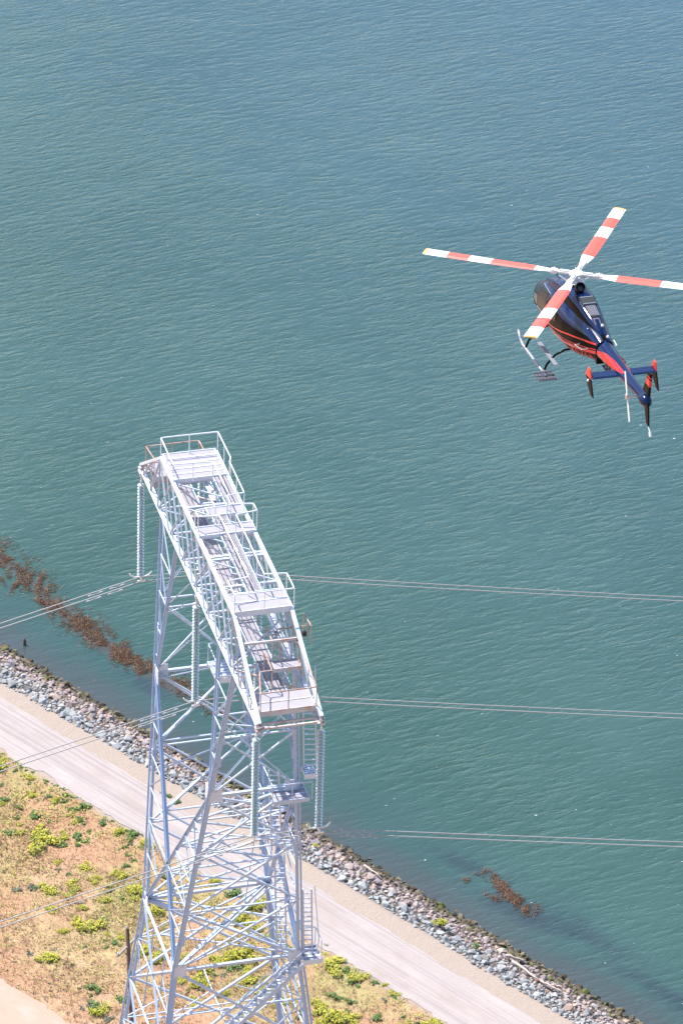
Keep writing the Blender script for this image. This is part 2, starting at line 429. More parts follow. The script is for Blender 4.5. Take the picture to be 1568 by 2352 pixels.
def logthing(p0, p1, r, label, z=None):
    a, b_ = sn(*p0, 1.2), sn(*p1, 1.2); za, zb = crown(a.y)+.35, crown(b_.y)+.35
    g = MB(); pts = []; n = 7
    for i in range(n):
        t_ = i/(n-1); q = a.lerp(b_, t_); pts.append((q.x+.05*rr.uniform(-1, 1), q.y+.05*rr.uniform(-1, 1), za+(zb-za)*t_+.03*rr.uniform(-1, 1)))
    g.tube(pts, [r*(1-.5*i/(n-1)) for i in range(n)], 7)
    tag(shore_obj(g.build('driftwood_log', M['drift'], smooth=True)), label, 'driftwood', 'pieces of driftwood on the riprap')
logthing((1163, 2200), (1204, 2198), .13, 'pale straight driftwood log pointing level at the water, on the riprap bank')
logthing((1175, 2215), (1235, 2262), .12, 'long grey driftwood log slanting down the right half of the riprap bank')
logthing((1090, 2165), (1110, 2157), .09, 'short pale driftwood stick near the mossy stones, above the level log')
logthing((1240, 2266), (1290, 2290), .09, 'thin driftwood pole lying near the bottom right end of the bank')
logthing((836, 1982), (872, 2007), .09, 'slender brown driftwood stick on the riprap right of the tower legs')
logthing((178, 1586), (187, 1576), .06, 'tiny pale stick leaning over the waterline left of the tower')

# stump in the shallows
p = at(57, 1481); g = MB()
g.tube([(0, 0, -.4), (.02, 0, .2), (.0, .05, .42), (-.03, .08, .58)], [.13, .12, .10, .05], 8)
o = g.build('wooden_stump', M['wood'], smooth=True); o.location = p
tag(o, 'dark wooden stump standing in the shallow water off the bank at left', 'stump')
for (x, y, sc, lab) in ((73, 1487, .38, 'small dark wet rock breaking the surface just right of the stump'), (101, 1496, .46, 'dark wet rock in the shallows, farther right of the stump'), (219, 1563, .6, 'dark half sunken rock in the bay left of the tower'), (320, 1644, .45, 'brown half sunken rock close to the tower leg at left')):
    o = bpy.data.objects.new('wet_rock', protos[3]); S.collection.objects.link(o); q = at(x, y)
    me = protos[3].copy(); me.materials.clear(); me.materials.append(M['wood']); o.data = me
    o.location = q + Vector((0, 0, -.12)); o.scale = (sc, sc, sc*.8); o.rotation_euler = (0.2, .1, x)
    tag(o, lab, 'rock')

# ------------------------------------------------------------------ floating weed
def weedmat():
    m, t, b = mat('water_weed'); geo = nd(t, 'NewGeometry')
    c = ramp(t, geo.outputs['Random Per Island'], [(0, (.03, .022, .020)), (.4, (.10, .045, .028)), (.75, (.17, .075, .032)), (.92, (.19, .10, .03)), (1, (.22, .15, .045))])
    t.links.new(c, b.inputs['Base Color']); b.inputs['Roughness'].default_value = .6
    rn = mth(t, 'FRACT', mth(t, 'MULTIPLY', geo.outputs['Random Per Island'], 17.3)); t.links.new(mrange(t, rn, 0, 1, .25, .8), b.inputs['Alpha'])   # strands awash, seen through a film of water
    return m
MWD = weedmat()
def weed(name, cores, count, label, seed):
    r2 = random.Random(seed); g = MB(); tot = sum(c[2] for c in cores); placed_ = 0; tr = 0
    segs = [(sn(*a), sn(*b_), w_) for a, b_, w_ in [(c[0], c[1], c[3]) for c in cores]]
    wts = [c[2] for c in cores]
    while placed_ < count and tr < count*8:
        tr += 1
        a, b_, wd = r2.choices(segs, wts)[0]; t_ = r2.random(); p = a.lerp(b_, t_)
        x, y = p.x + r2.gauss(0, .25), p.y + r2.gauss(0, wd*.85)
        uu, vv = x*.72 + y*.69, y*.72 - x*.69; q = .5*noise.noise(Vector((uu*.7, vv*.5, 3.3+seed))) + .9*noise.noise(Vector((uu*2.4, vv*.9, 1.3)))
        if q < -.22 + .5*abs(r2.gauss(0, .5)): continue
        placed_ += 1
        L = r2.uniform(.15, .5); an = r2.gauss(1.25, .5); wv = r2.uniform(.006, .022)
        pts = [Vector((x, y, .012 + .02*r2.random()))]
        for k_ in range(3):
            an += r2.uniform(-.6, .6); pts.append(pts[-1] + Vector((math.cos(an), math.sin(an), 0))*L/3 + Vector((0, 0, r2.uniform(-.004, .02))))
        vs = []; fs = []
        for i, pp in enumerate(pts):
            d = (pts[min(i+1, 3)]-pts[max(i-1, 0)]).normalized(); nn = Vector((-d.y, d.x, 0))*wv*(1, 1.3, 1, .4)[i]
            vs += [pp+nn, pp-nn + Vector((0, 0, .012))]
        for i in range(3): fs.append((2*i, 2*i+1, 2*i+3, 2*i+2))
        g.add(vs, fs)
    o = shore_obj(g.build(name, MWD)); tag(o, label, 'water weed', kind='stuff')
weed('floating_weed', [((-30, 1240), (20, 1300), 3, 1.0), ((10, 1285), (75, 1350), 4.5, 1.2), ((0, 1330), (45, 1352), 1.6, .35), ((70, 1325), (130, 1385), 4, .8), ((120, 1385), (190, 1440), 4.5, 1.0),
    ((180, 1425), (240, 1475), 4, .8), ((220, 1465), (290, 1510), 4.5, .75), ((270, 1500), (345, 1545), 5, .65), ((320, 1545), (345, 1560), .6, .2), ((345, 1535), (430, 1585), 4, .6), ((420, 1585), (500, 1640), 2.2, .6), ((80, 1378), (100, 1388), .5, .15), ((490, 1630), (540, 1660), .8, .4)], 12000,
    'long rusty brown band of floating weed in the water left of and behind the tower', 1)
weed('floating_weed', [((1110, 2000), (1150, 2035), 1.2, .28), ((1140, 2032), (1175, 2065), 2.4, .30), ((1165, 2055), (1218, 2102), 4, .32), ((1068, 2022), (1090, 2030), .9, .22), ((1090, 2008), (1100, 2018), .3, .2), ((1115, 2055), (1150, 2075), .6, .16), ((1200, 2068), (1240, 2090), .3, .2)], 2300,
    'small brown patch of floating weed in open water at lower right', 7)

# ------------------------------------------------------------------ plants in the field
def leafmat(name, cols, rough=.7, tr=.0):
    m, t, b = mat(name); geo = nd(t, 'NewGeometry'); oi = nd(t, 'ObjectInfo')
    r_ = mth(t, 'FRACT', mth(t, 'ADD', geo.outputs['Random Per Island'], oi.outputs['Random']))
    t.links.new(ramp(t, r_, cols), b.inputs['Base Color']); b.inputs['Roughness'].default_value = rough; b.inputs['Specular IOR Level'].default_value = .2
    b.inputs['Subsurface Weight'].default_value = 0
    return m
ML = {'flower': leafmat('mustard_flower', [(0, (.44, .40, .05)), (.5, (.60, .55, .07)), (1, (.36, .37, .07))]),
      'mleaf': leafmat('mustard_leaf', [(0, (.17, .21, .06)), (.6, (.30, .33, .08)), (1, (.40, .36, .12))]),
      'green': leafmat('weed_leaf', [(0, (.07, .13, .045)), (.5, (.14, .23, .07)), (1, (.27, .34, .13))]),
      'grey': leafmat('sage_leaf', [(0, (.10, .12, .09)), (.6, (.20, .22, .16)), (1, (.28, .27, .21))]),
      'straw': leafmat('straw', [(0, (.26, .14, .07)), (.35, (.44, .275, .17)), (.7, (.54, .39, .26)), (.88, (.40, .37, .10)), (1, (.22, .24, .08))])}
def bushmesh(seed, kind):
    r2 = random.Random(seed); g = MB()
    nl = 900 if kind == 'yellow' else 420
    cl = [(Vector((0, 0, .25)), .46)] + [(Vector((r2.gauss(0, .36), r2.gauss(0, .36), r2.uniform(.1, .5))), r2.uniform(.22, .44)) for _ in range(13 if kind == 'yellow' else 7)]
    for i in range(nl):
        c, rad = r2.choice(cl)
        d = Vector((r2.gauss(0, 1), r2.gauss(0, 1), r2.gauss(0, .8))).normalized()*rad*r2.uniform(.5, 1.1)
        p = c+d; p.z = abs(p.z)*.9 + .02
        s_ = r2.uniform(.05, .12) if kind == 'yellow' else r2.uniform(.07, .17)
        q = Euler((r2.uniform(-.9, .9), r2.uniform(-.9, .9), r2.uniform(0, 6.3))).to_matrix()
        v = [p + q @ Vector(x)*s_ for x in ((-1, 0, 0), (0, -.55, .1), (1, 0, 0), (0, .55, .1))]
        mi = 0
        if kind == 'yellow': mi = 0 if (p.z > .25 and r2.random() < .68) or r2.random() < .2 else 1
        g.add(v, [(0, 1, 2, 3)], mi)
    for i in range(14):    # stems
        c, rad = r2.choice(cl); g.tube([(c.x*.2, c.y*.2, 0), (c.x*.7, c.y*.7, c.z*.6), (c.x, c.y, c.z+.1)], .009, 3, 1 if kind == 'yellow' else 0)
    me_o = g
    name = {'yellow': 'mustard_bush', 'green': 'green_weed', 'grey': 'grey_scrub'}[kind]
    me = bpy.data.meshes.new(name); me.from_pydata(g.v, [], g.f)
    for x in {'yellow': ('flower', 'mleaf'), 'green': ('green',), 'grey': ('grey',)}[kind]: me.materials.append(ML[x])
    if kind == 'yellow': me.polygons.foreach_set('material_index', g.m)
    return me
BM = {k_: [bushmesh(i*7+j, k_) for i in range(4)] for j, k_ in enumerate(('yellow', 'green', 'grey'))}
A2 = lambda x, y: (x*.2778, 1698.7+y*.2778)
A3 = lambda x, y: (x*.2917+653.4, y*.2917+1796.7)
A7 = lambda x, y: (x*.3229+269.5, y*.3229+1796.7)
YEL = [(A2, .2778, [(30,150,30),(245,300,45),(270,430,35),(455,490,45),(350,850,95),(160,690,30),(700,1040,55),(805,1130,35),(600,1190,50),(400,1240,70),(430,1400,45),(980,750,50),(990,1110,45),(880,1320,45),(1110,1240,60),(920,1200,30),(710,1540,85),(820,1510,30),(1000,1620,45),(530,1580,45),(830,2240,60),(640,660,36),(480,1000,35),(890,1600,30),(580,610,26),(600,1250,36),(330,730,30),(20,520,36)]),
       (A3, .2917, [(380,1430,80),(320,1340,30),(275,1740,45),(390,1850,95),(530,1870,60),(300,1880,60),(1160,1895,60),(790,1580,26),(860,1650,30),(245,495,22),(480,1830,45)]),
       (A7, .3229, [(700,700,42),(1000,870,60),(850,1240,90),(720,1270,60),(560,1430,60),(1440,1600,50),(920,1180,50),(450,1400,40),(130,760,60),(30,650,40),(280,900,60),(1040,1480,50),(760,1500,50),(450,1240,40),(620,1400,40),(1180,1550,45),(940,1330,45),(560,1560,40)])]
GRN = [(A2, .2778, [(20,100,20),(50,210,40),(180,215,25),(225,235,18),(280,250,25),(240,350,30),(385,330,25),(480,365,20),(530,395,25),(540,440,40),(400,450,30),(520,500,35),(150,420,20),(190,465,18),(320,490,22),(145,545,25),(360,540,15),(315,575,18),(420,580,20),(600,560,28),(705,540,55),(850,680,48),(930,655,18),(1010,740,35),(1095,755,38),(1170,770,25),(165,590,18),(135,640,30),(330,625,28),(405,670,30),(80,760,42),(255,740,26),(740,735,28),(640,780,60),(715,830,38),(510,870,50),(460,750,18),(795,790,16),(890,800,18),(820,855,12),(875,865,14),(1045,870,32),(1160,870,30),(1050,930,30),(1125,985,20),(885,980,25),(1040,1025,32),(190,1035,20),(290,950,18),(20,350,30),(15,470,26),(580,1100,28),(440,1280,22),(790,1310,22),(420,1540,18),(590,1440,26),(700,1700,25),(890,1700,30),(870,1650,26),(755,2100,22),(1100,560,14),(640,460,20),(655,2040,16)]),
       (A3, .2917, [(325,1270,22),(365,1300,13),(440,1350,11),(480,1470,42),(530,1540,36),(610,1450,13),(605,1500,13),(660,1500,10),(720,1560,32),(870,1680,28),(580,1590,28),(440,1680,26),(490,1780,24),(940,1830,28),(1060,1880,36),(1510,1310,34),(600,725,16),(690,1497,9),(560,1420,9),(1120,1800,12)]),
       (A7, .3229, [(820,790,60),(900,810,30),(370,90,34),(430,130,34),(520,155,14),(20,340,36),(110,340,36),(940,880,40),(720,660,24),(750,320,12),(770,640,16),(880,990,22),(1080,940,22),(700,1360,24),(60,440,22),(110,540,20)])]
GRY = [(A2, .2778, [(490,1060,25),(150,1230,42),(270,1220,40),(680,1340,24),(410,1100,18),(750,940,12),(440,1730,32),(250,1770,36),(330,1830,24),(600,1850,24),(750,2190,36),(680,2210,24),(900,2300,36),(660,2040,16),(950,1850,20),(140,1830,22),(380,2110,14),(560,1820,18),(60,1740,16),(900,1920,18)]),
       (A7, .3229, [(760,1360,26),(940,1470,22),(1120,1300,20)])]
cnt = 0
YL = 'yellow flowering mustard bush in the dry grass field below the road'
GL = 'small low green weed growing in the dry field or at its road edge'
YG, GG, RGY = 'yellow mustard bushes in the field', 'green weeds in the field', 'grey green scrub in the field'
special = {(350,850,95): 'biggest yellow mustard bush of the left field, above the lower wires', (710,1540,85): 'large yellow mustard bush between the lower wires and the utility pole',
           (380,1430,80): 'large yellow mustard bush at the road edge right of the tower stairs', (830,2240,60): 'lone yellow mustard bush by the bare dirt at lower left', (455,490,45): 'yellow mustard bush touching dark green weeds near the upper road edge at left',
           (980,750,50): 'yellow mustard bush at the road edge just left of the tower leg', (1000,1620,45): 'yellow mustard bush beside the crossarm of the utility pole', (245,495,22): 'tiny yellow plant on the riprap beside the right tower leg',
           (850,680,48): 'round dark green weed alone at the road edge left of the tower', (1510,1310,34): 'green weed growing among the riprap boulders at lower right'}
for table, kind, base, grp, lab, cat in ((YEL, 'yellow', .9, YG, YL, 'bush'), (GRN, 'green', .85, GG, GL, 'weed'), (GRY, 'grey', .9, RGY, 'low grey green scrub patch on the dry ground of the field', 'scrub')):
    for fn, sc, L in table:
        for (x, y, r) in L:
            X, Y = fn(x, y); q = sn(X, Y, 2.1); z = crown(q.y); q = sn(X, Y, z+.15)
            rad = r*sc/33.0*base*1.3
            o = bpy.data.objects.new({'yellow': 'mustard_bush', 'green': 'green_weed', 'grey': 'grey_scrub'}[kind], BM[kind][cnt % 4]); cnt += 1
            S.collection.objects.link(o)
            up_ = .35 if q.y > -6 else -.08
            o.matrix_world = SH @ (Matrix.Translation((q.x, q.y, crown(q.y)+up_)) @ Matrix.Rotation(rr.uniform(0, 6.3), 4, 'Z') @ Matrix.Diagonal((rad*1.25, rad*1.25*rr.uniform(.85, 1.1), rad*rr.uniform(.75, 1.1), 1)))
            tag(o, special.get((x, y, r), lab), cat, grp)
q = sn(*A3(1230, 1150), 1.6)
o = bpy.data.objects.new('mustard_bush', BM['yellow'][1]); S.collection.objects.link(o)
o.matrix_world = SH @ (Matrix.Translation((q.x, q.y, crown(q.y)+.35)) @ Matrix.Diagonal((.6, .6, .55, 1)))
tag(o, 'single yellow mustard bush growing among the riprap boulders', 'bush', YG)
# many more small plants of the same kinds, thickest along the road edge
r4 = random.Random(77)
for i in range(150):
    s_, n = r4.uniform(4, 72), -12.3 - abs(r4.gauss(0, 8))
    if n < -29 or not visible(s_, n, 2.2, 10): continue
    if noise.noise(Vector((s_*.12, n*.12, 2))) < -.12: continue
    kind = r4.choices(('green', 'yellow', 'grey'), (.55, .3, .15))[0]; rad = r4.uniform(.22, .55) if kind != 'yellow' else r4.uniform(.35, .9)
    o = bpy.data.objects.new({'yellow': 'mustard_bush', 'green': 'green_weed', 'grey': 'grey_scrub'}[kind], BM[kind][i % 4]); S.collection.objects.link(o)
    o.matrix_world = SH @ (Matrix.Translation((s_, n, crown(n)-.04)) @ Matrix.Rotation(r4.uniform(0, 6.3), 4, 'Z') @ Matrix.Diagonal((rad*1.3, rad, rad*.8, 1)))
    tag(o, {'yellow': YL, 'green': GL, 'grey': 'low grey green scrub patch on the dry ground of the field'}[kind], {'yellow': 'bush', 'green': 'weed', 'grey': 'scrub'}[kind], {'yellow': YG, 'green': GG, 'grey': RGY}[kind])
# low flowering ground cover between the bushes
g = MB(); r6 = random.Random(21)
for i in range(60000):
    s_, n = r6.uniform(0, 74), -12.2 - abs(r6.gauss(0, 9))
    if n < -30: continue
    q = .6*noise.noise(Vector((s_*.16, n*.16, 5))) + .5*noise.noise(Vector((s_*.7, n*.7, 7)))
    if q < .05 + .16*r6.gauss(0, 1): continue
    if not visible(s_, n, 2, 20): continue
    c = Vector((s_, n, crown(n)+r6.uniform(.02, .3))); L = r6.uniform(.03, .10); e = Euler((r6.uniform(-.8, .8), r6.uniform(-.8, .8), r6.uniform(0, 6.3))).to_matrix()
    g.add([c + e @ Vector(v)*L for v in ((-1, 0, 0), (0, -.6, 0), (1, 0, 0), (0, .6, 0))], [(0, 1, 2, 3)])
tag(shore_obj(g.build('ground_cover', leafmat('cover_leaf', [(0, (.20, .25, .08)), (.45, (.36, .36, .09)), (.75, (.52, .49, .08)), (1, (.15, .22, .07))]))), 'low yellow green ground cover between the bushes of the field', 'ground cover', kind='stuff')
# sun glints modelled as white flecks on the open water
g = MB(); r5 = random.Random(8)
for i in range(450):
    p = at(r5.uniform(-60, 1630), r5.uniform(-40, 2352)); q = SHI @ p
    if q.y < 3: continue
    a = R(-SHORE_DEG + 20) + r5.gauss(0, .2); L = r5.uniform(.03, .11)*(1 if r5.random() < .93 else 1.6); w_ = L*r5.uniform(.2, .45); d = Vector((math.cos(a), math.sin(a), 0)); e = Vector((-d.y, d.x, 0)); c = Vector((q.x, q.y, .012))
    g.add([c-d*L, c-e*w_+Vector((0, 0, .015)), c+d*L*.8, c+e*w_*.7], [(0, 1, 2, 3)])
fm = simple('glint', (.62, .66, .66), .8)
tag(shore_obj(g.build('glint_flecks', fm)), 'tiny white flecks standing in for sun glints on the open water', 'glint', kind='stuff')
# dry grass
g = MB(); r2 = random.Random(3)
for i in range(46000):
    s_ = r2.uniform(-2, 74); n = -12.0 - abs(r2.triangular(0, 40, 6))
    if n < -30.6 and s_ < 62 and r2.random() < .93: continue
    if n < -34: continue
    p = Vector((s_, n, crown(n)+.1))
    if not visible(s_, n, 2, 30): continue
    if noise.noise(Vector((s_*.45, n*.45, 9))) < -.15 and r2.random() < .7: continue
    for k_ in range(3):
        a = r2.uniform(0, 6.3); L = r2.uniform(.10, .30); w_ = r2.uniform(.015, .035); d = Vector((math.cos(a), math.sin(a), 0))
        b0 = p + Vector((r2.uniform(-.12, .12), r2.uniform(-.12, .12), -.1)); sd = Vector((-d.y, d.x, 0))*w_
        g.add([b0-sd, b0+sd, b0 + d*L*.7 + Vector((0, 0, L*.8))], [(0, 1, 2)])
gr = shore_obj(g.build('dry_grass', ML['straw'])); tag(gr, 'dry straw coloured grass covering the field below the road', 'grass', kind='stuff')

# ------------------------------------------------------------------ transmission tower (local frame: x towards the near end of the crossarm, y along the line, z up)
PSI = 0.27848364
GZ = 1.7; ZB = 68.0
T_LOC = Vector((-5.71690957, 207.62027, GZ)); T_ROT = (0, 0, PSI - math.pi/2)
TM = Matrix.Translation(T_LOC) @ Euler(T_ROT).to_matrix().to_4x4()
tw = empty('transmission_tower', T_LOC, T_ROT)
tag(tw, 'tall white steel lattice transmission tower with railed platforms along its crossarm', 'transmission tower')
H0 = ZB - GZ
def L3(u, v, w_): return Vector((u, v, w_ + H0))
DW, DB = 21.23, H0            # depth of waist, depth of base below the bottom chord
KU, KV = .105, .115
def leg(su, sv, d):
    if d <= DW: return L3(su*(7.75-.2059*d), sv*(1.6+.0868*d), -d)
    return L3(su*(3.38+KU*(d-DW)), sv*(3.44+KV*(d-DW)), -d)
def inner(su, sv, d): return L3(su*(4.7+.155*d), sv*(1.6+.0868*d), -d)
DA = 8.43
def cross(su, sv, d):   # from the column foot to the opposite waist corner
    t_ = (d-DA)/(DW-DA); a = leg(su, sv, DA); b_ = leg(-su, sv, DW); return a.lerp(b_, t_)
members = []             # (name, a, b, width)
def mem(name, a, b_, w_, mt='steel2'): members.append((name, Vector(a), Vector(b_), w_, mt))
# legs
for su in (-1, 1):
    for sv in (-1, 1):
        g = MB(); pts = [leg(su, sv, -.1), leg(su, sv, DW), leg(su, sv, DB)]
        for (a, b_), wd in (((pts[0], pts[1]), .18), ((pts[1], pts[2]), .22)):
            g.angle(a, b_, wd, (-su, 0, 0), (0, -sv, 0), .03)
            g.angle(a+Vector((su*.045, sv*.045, 0)), b_+Vector((su*.045, sv*.045, 0)), wd*.55, (su, 0, 0), (0, sv, 0), .03)
        for d in (6, 13, 19, 27, 36):
            p = leg(su, sv, d); g.box(p+Vector((-su*.13, sv*.01, 0)), (.24, .05, .7)); g.box(p+Vector((su*.01, -sv*.13, 0)), (.05, .24, .7))
        g.build('leg', M['legsteel'], tw)
        g = MB(); a, b_ = inner(su, sv, 0), inner(su, sv, DA-.25); g.angle(a, b_, .15, (su, 0, 0), (0, -sv, 0)); g.angle(a, b_, .09, (-su, 0, 0), (0, sv, 0)); g.build('column_leg', M['legsteel'], tw)
        g = MB(); a, b_ = cross(su, sv, DA+.1), cross(su, sv, DW); g.angle(a, b_, .16, (0, -sv, 0), (su, 0, 0)); g.angle(a, b_, .10, (0, sv, 0), (-su, 0, 0)); g.build('body_diagonal', M['legsteel'], tw)
# column lacing between outer and inner leg
for su in (-1, 1):
    for sv in (-1, 1):
        ds = [0, 1.9, 3.9, 5.9, 7.4]
        for a, b_ in zip(ds, ds[1:]):
            mem('brace', leg(su, sv, a), inner(su, sv, b_), .09); mem('strut', leg(su, sv, b_), inner(su, sv, b_), .08)
        # triangle between outer leg and body diagonal
        ds = [9.6, 11.2, 13.0, 14.8, 16.6]
        for i, (a, b_) in enumerate(zip(ds, ds[1:])):
            mem('brace', leg(su, sv, b_), cross(su, sv, a), .08)
            mem('strut', leg(su, sv, b_), cross(su, sv, b_), .08)
        mem('brace', leg(su, sv, 16.6), cross(-su, sv, 18.6), .09); mem('strut', leg(su, sv, 18.6), cross(-su, sv, 18.6), .08)
    for sv in (-1, 1):
        mem('brace', cross(su, sv, 16.6), cross(-su, sv, 18.8), .08)
# faces across the line: outer legs
for su in (-1, 1):
    ds = [0, 4.4, DA, 12.6, 16.9, DW]
    for i, (a, b_) in enumerate(zip(ds, ds[1:])):
        mem('brace', leg(su, -1, a), leg(su, 1, b_), .13 if i > 1 else .11); mem('brace', leg(su, 1, a), leg(su, -1, b_), .13 if i > 1 else .11)
        mem('strut', leg(su, -1, b_), leg(su, 1, b_), .2 if i in (1, 4) else .10)
    ds = [0, 4.0, DA]
    for a, b_ in zip(ds, ds[1:]):
        mem('brace', inner(su, -1, a), inner(su, 1, b_), .10); mem('brace', inner(su, 1, a), inner(su, -1, b_), .10)
        if b_ < DA: mem('strut', inner(su, -1, b_), inner(su, 1, b_), .09)
    ds = [DA, 11.4, 14.4, 17.8, DW]
    for i, (a, b_) in enumerate(zip(ds, ds[1:])):
        mem('brace', cross(su, -1, a), cross(su, 1, b_), .12); mem('brace', cross(su, 1, a), cross(su, -1, b_), .12)
        if b_ < DW: mem('strut', cross(su, -1, b_), cross(su, 1, b_), .10)
    for a in (4.4, DA, 12.6):
        mem('brace', leg(su, 1, a), (inner if a < DA else cross)(su, -1, a if a != DA else a+.3), .08)
# waist frame
for sv in (-1, 1): mem('strut', leg(-1, sv, DW), leg(1, sv, DW), .18)
mem('strut', leg(-1, -1, DW), leg(1, 1, DW), .19); mem('strut', leg(-1, 1, DW), leg(1, -1, DW), .19)
for su in (-1, 1):
    mem('strut', leg(su, -1, DW), L3(0, 3.44, -DW), .10); mem('strut', leg(su, 1, DW), L3(0, -3.44, -DW), .10)
    for sv in (-1, 1): mem('hanger', leg(su, sv, DW).lerp(L3(0, 0, -DW), .5), leg(su, sv, 16.9), .07)
# body below the waist
ds = [DW, 26.8, 32.8, 39.5, 47.5, 57.0, DB]
for i, (a, b_) in enumerate(zip(ds, ds[1:])):
    for (c1, c2) in (((-1,-1),(1,-1)), ((1,-1),(1,1)), ((1,1),(-1,1)), ((-1,1),(-1,-1))):
        A_, B_, C_, D_ = leg(*c1, a), leg(*c2, a), leg(*c1, b_), leg(*c2, b_)
        mem('brace', A_, D_, .16); mem('brace', B_, C_, .16)
        if i < 5: mem('strut', C_, D_, .13)
        X = (A_+B_+C_+D_)/4
        m1 = leg(*c1, (a+b_)/2); m2 = leg(*c2, (a+b_)/2)
        mem('strut', m1, m2, .08)
        mem('brace', m1, A_.lerp(D_, .27), .07); mem('brace', m2, B_.lerp(C_, .27), .07); mem('brace', m1, C_.lerp(B_, .25), .07); mem('brace', m2, D_.lerp(A_, .25), .07)
    if i < 4:
        mem('strut', (leg(-1, -1, b_)+leg(1, -1, b_))/2, (leg(-1, 1, b_)+leg(1, 1, b_))/2, .09)
        mem('strut', (leg(-1, -1, b_)+leg(-1, 1, b_))/2, (leg(1, -1, b_)+leg(1, 1, b_))/2, .09)
for u_ in (-1.2, 1.4): mem('hanger', L3(u_, -3.4, -DW), L3(u_, -4.0, -26.8), .07); mem('hanger', L3(u_*.5, 3.3, -DW), L3(u_*.5, 3.9, -26.8), .07)
# crossarm
TV, TW_, TU0, TU1 = 1.47, 3.12, -8.75, 7.15
for sv in (-1, 1):
    g = MB(); a, b_ = L3(-13.1, sv*1.6, 0), L3(12.95, sv*1.6, 0)
    g.angle(a, b_, .24, (0, -sv, 0), (0, 0, -1), .03); g.beam(a+Vector((0, sv*.02, .11)), b_+Vector((0, sv*.02, .11)), .20, .03); g.build('bottom_chord', M['steel'], tw)
    g = MB(); P_ = [L3(-12.95, sv*1.58, .32), L3(TU0, sv*TV, TW_), L3(TU1, sv*TV, TW_), L3(12.85, sv*1.58, .32)]
    for i in range(3): g.beam(P_[i], P_[i+1], .19, .15)
    g.build('top_chord', M['steel'], tw)
def topz(u):
    if u < TU0: return .32 + (TW_-.32)*(u+12.95)/(TU0+12.95)
    if u > TU1: return .32 + (TW_-.32)*(12.85-u)/(12.85-TU1)
    return TW_
us = [TU0+(TU1-TU0)*i/6 for i in range(7)]
for sv in (-1, 1):
    for i in range(6):
        mem('brace', L3(us[i], sv*TV, TW_), L3(us[i+1], sv*1.6, 0), .13, 'steel'); mem('brace', L3(us[i], sv*1.6, 0), L3(us[i+1], sv*TV, TW_), .10)
        mem('brace', L3((us[i]+us[i+1])/2, sv*TV, TW_), L3(us[i+1]+.9, sv*1.6, 0), .09, 'steel')
    for (a, b_) in ((TU0, -10.6), (-10.6, -12.3), (TU1, 9.2), (9.2, 11.2)):
        mem('brace', L3(a, sv*TV, topz(a)), L3(b_, sv*1.6, 0), .11, 'rusty'); mem('strut', L3(b_, sv*1.6, 0), L3(b_, sv*TV, topz(b_)), .08, 'rusty')
    for a in (TU0, TU1): mem('strut', L3(a, sv*1.6, 0), L3(a, sv*TV, TW_), .12)
for i, u_ in enumerate(us):
    mem('strut', L3(u_, -TV, TW_), L3(u_, TV, TW_), .17); mem('strut', L3(u_, -1.6, 0), L3(u_, 1.6, 0), .14)
    if i in (1, 3, 6): mem('brace', L3(u_, -TV, TW_), L3(u_, 1.6, 0), .10); mem('brace', L3(u_, TV, TW_), L3(u_, -1.6, 0), .10)
    if i < 6:
        b_ = us[i+1]
        if i: mem('brace', L3(u_, -TV, TW_), L3(b_, TV, TW_), .08)
        mem('brace', L3(u_, -1.6, 0), L3(b_, 1.6, 0), .09); mem('brace', L3(u_, 1.6, 0), L3(b_, -1.6, 0), .09)
for a, b_ in ((TU0, -11.4), (TU1, 10.0)):
    mem('brace', L3(a, -1.6, 0), L3(b_, 1.6, 0), .10, 'rusty'); mem('brace', L3(a, 1.6, 0), L3(b_, -1.6, 0), .10, 'rusty'); mem('strut', L3(b_, -1.6, 0), L3(b_, 1.6, 0), .11, 'rusty')
for a in (-13.0, -12.6, 12.85, 12.45): mem('strut', L3(a, -1.7, .03), L3(a, 1.7, .03), .12, 'rusty')
for u_, z_ in ((1.6, TW_+.02), (8.6, 2.3)): mem('strut', L3(u_, -TV, z_), L3(u_, TV, z_), .16, 'rusty' if u_ > 5 else 'steel')
# member meshes: the 100 that show largest of each name as parts, the rest as one
by = {}
for m_ in members:
    a, b_ = project(TM @ m_[1]), project(TM @ m_[2])
    vis = 0
    for t_ in (0, .25, .5, .75, 1):
        x, y = a[0]+(b_[0]-a[0])*t_, a[1]+(b_[1]-a[1])*t_
        vis += (0 < x < 1568 and 0 < y < 2352)
    by.setdefault(m_[0], []).append((-math.hypot(a[0]-b_[0], a[1]-b_[1])*m_[3]*vis, len(by.get(m_[0], [])), m_))
for nm, L in by.items():
    L.sort(key=lambda x: (x[0], x[1])); rest = MB(); rest_n = 0
    for i, (_, _, (n_, a, b_, wd, mt)) in enumerate(L):
        d = (b_-a).normalized(); side = Vector((0, 1, 0)) if abs(d.y) < .7 else Vector((1, 0, 0))
        x_ = d.cross(side).normalized(); y_ = d.cross(x_).normalized()
        if x_.z < 0: x_ = -x_
        gg = MB() if i < 99 else rest
        # angle iron: flat flange up, one flange down
        wd *= .8
        gg.angle(a, b_, wd, y_, -x_ if abs(x_.z) > .3 else x_, .018 if wd < .12 else .026)
        if i < 99: gg.build(nm, M[mt], tw)
        else: rest_n += 1
    if rest_n: tag(rest.build(nm, M['steel2'], tw), kind='stuff')
# gusset plates
for d_, fn in ((DA, leg), (DW, leg)):
    for su in (-1, 1):
        for sv in (-1, 1):
            g = MB(); p = fn(su, sv, d_); g.box(p+Vector((-su*.28, sv*.03, 0)), (.8, .03, .9)); g.box(p+Vector((su*.03, -sv*.3, 0)), (.03, .75, .8)); g.build('gusset_plate', M['steel'], tw)

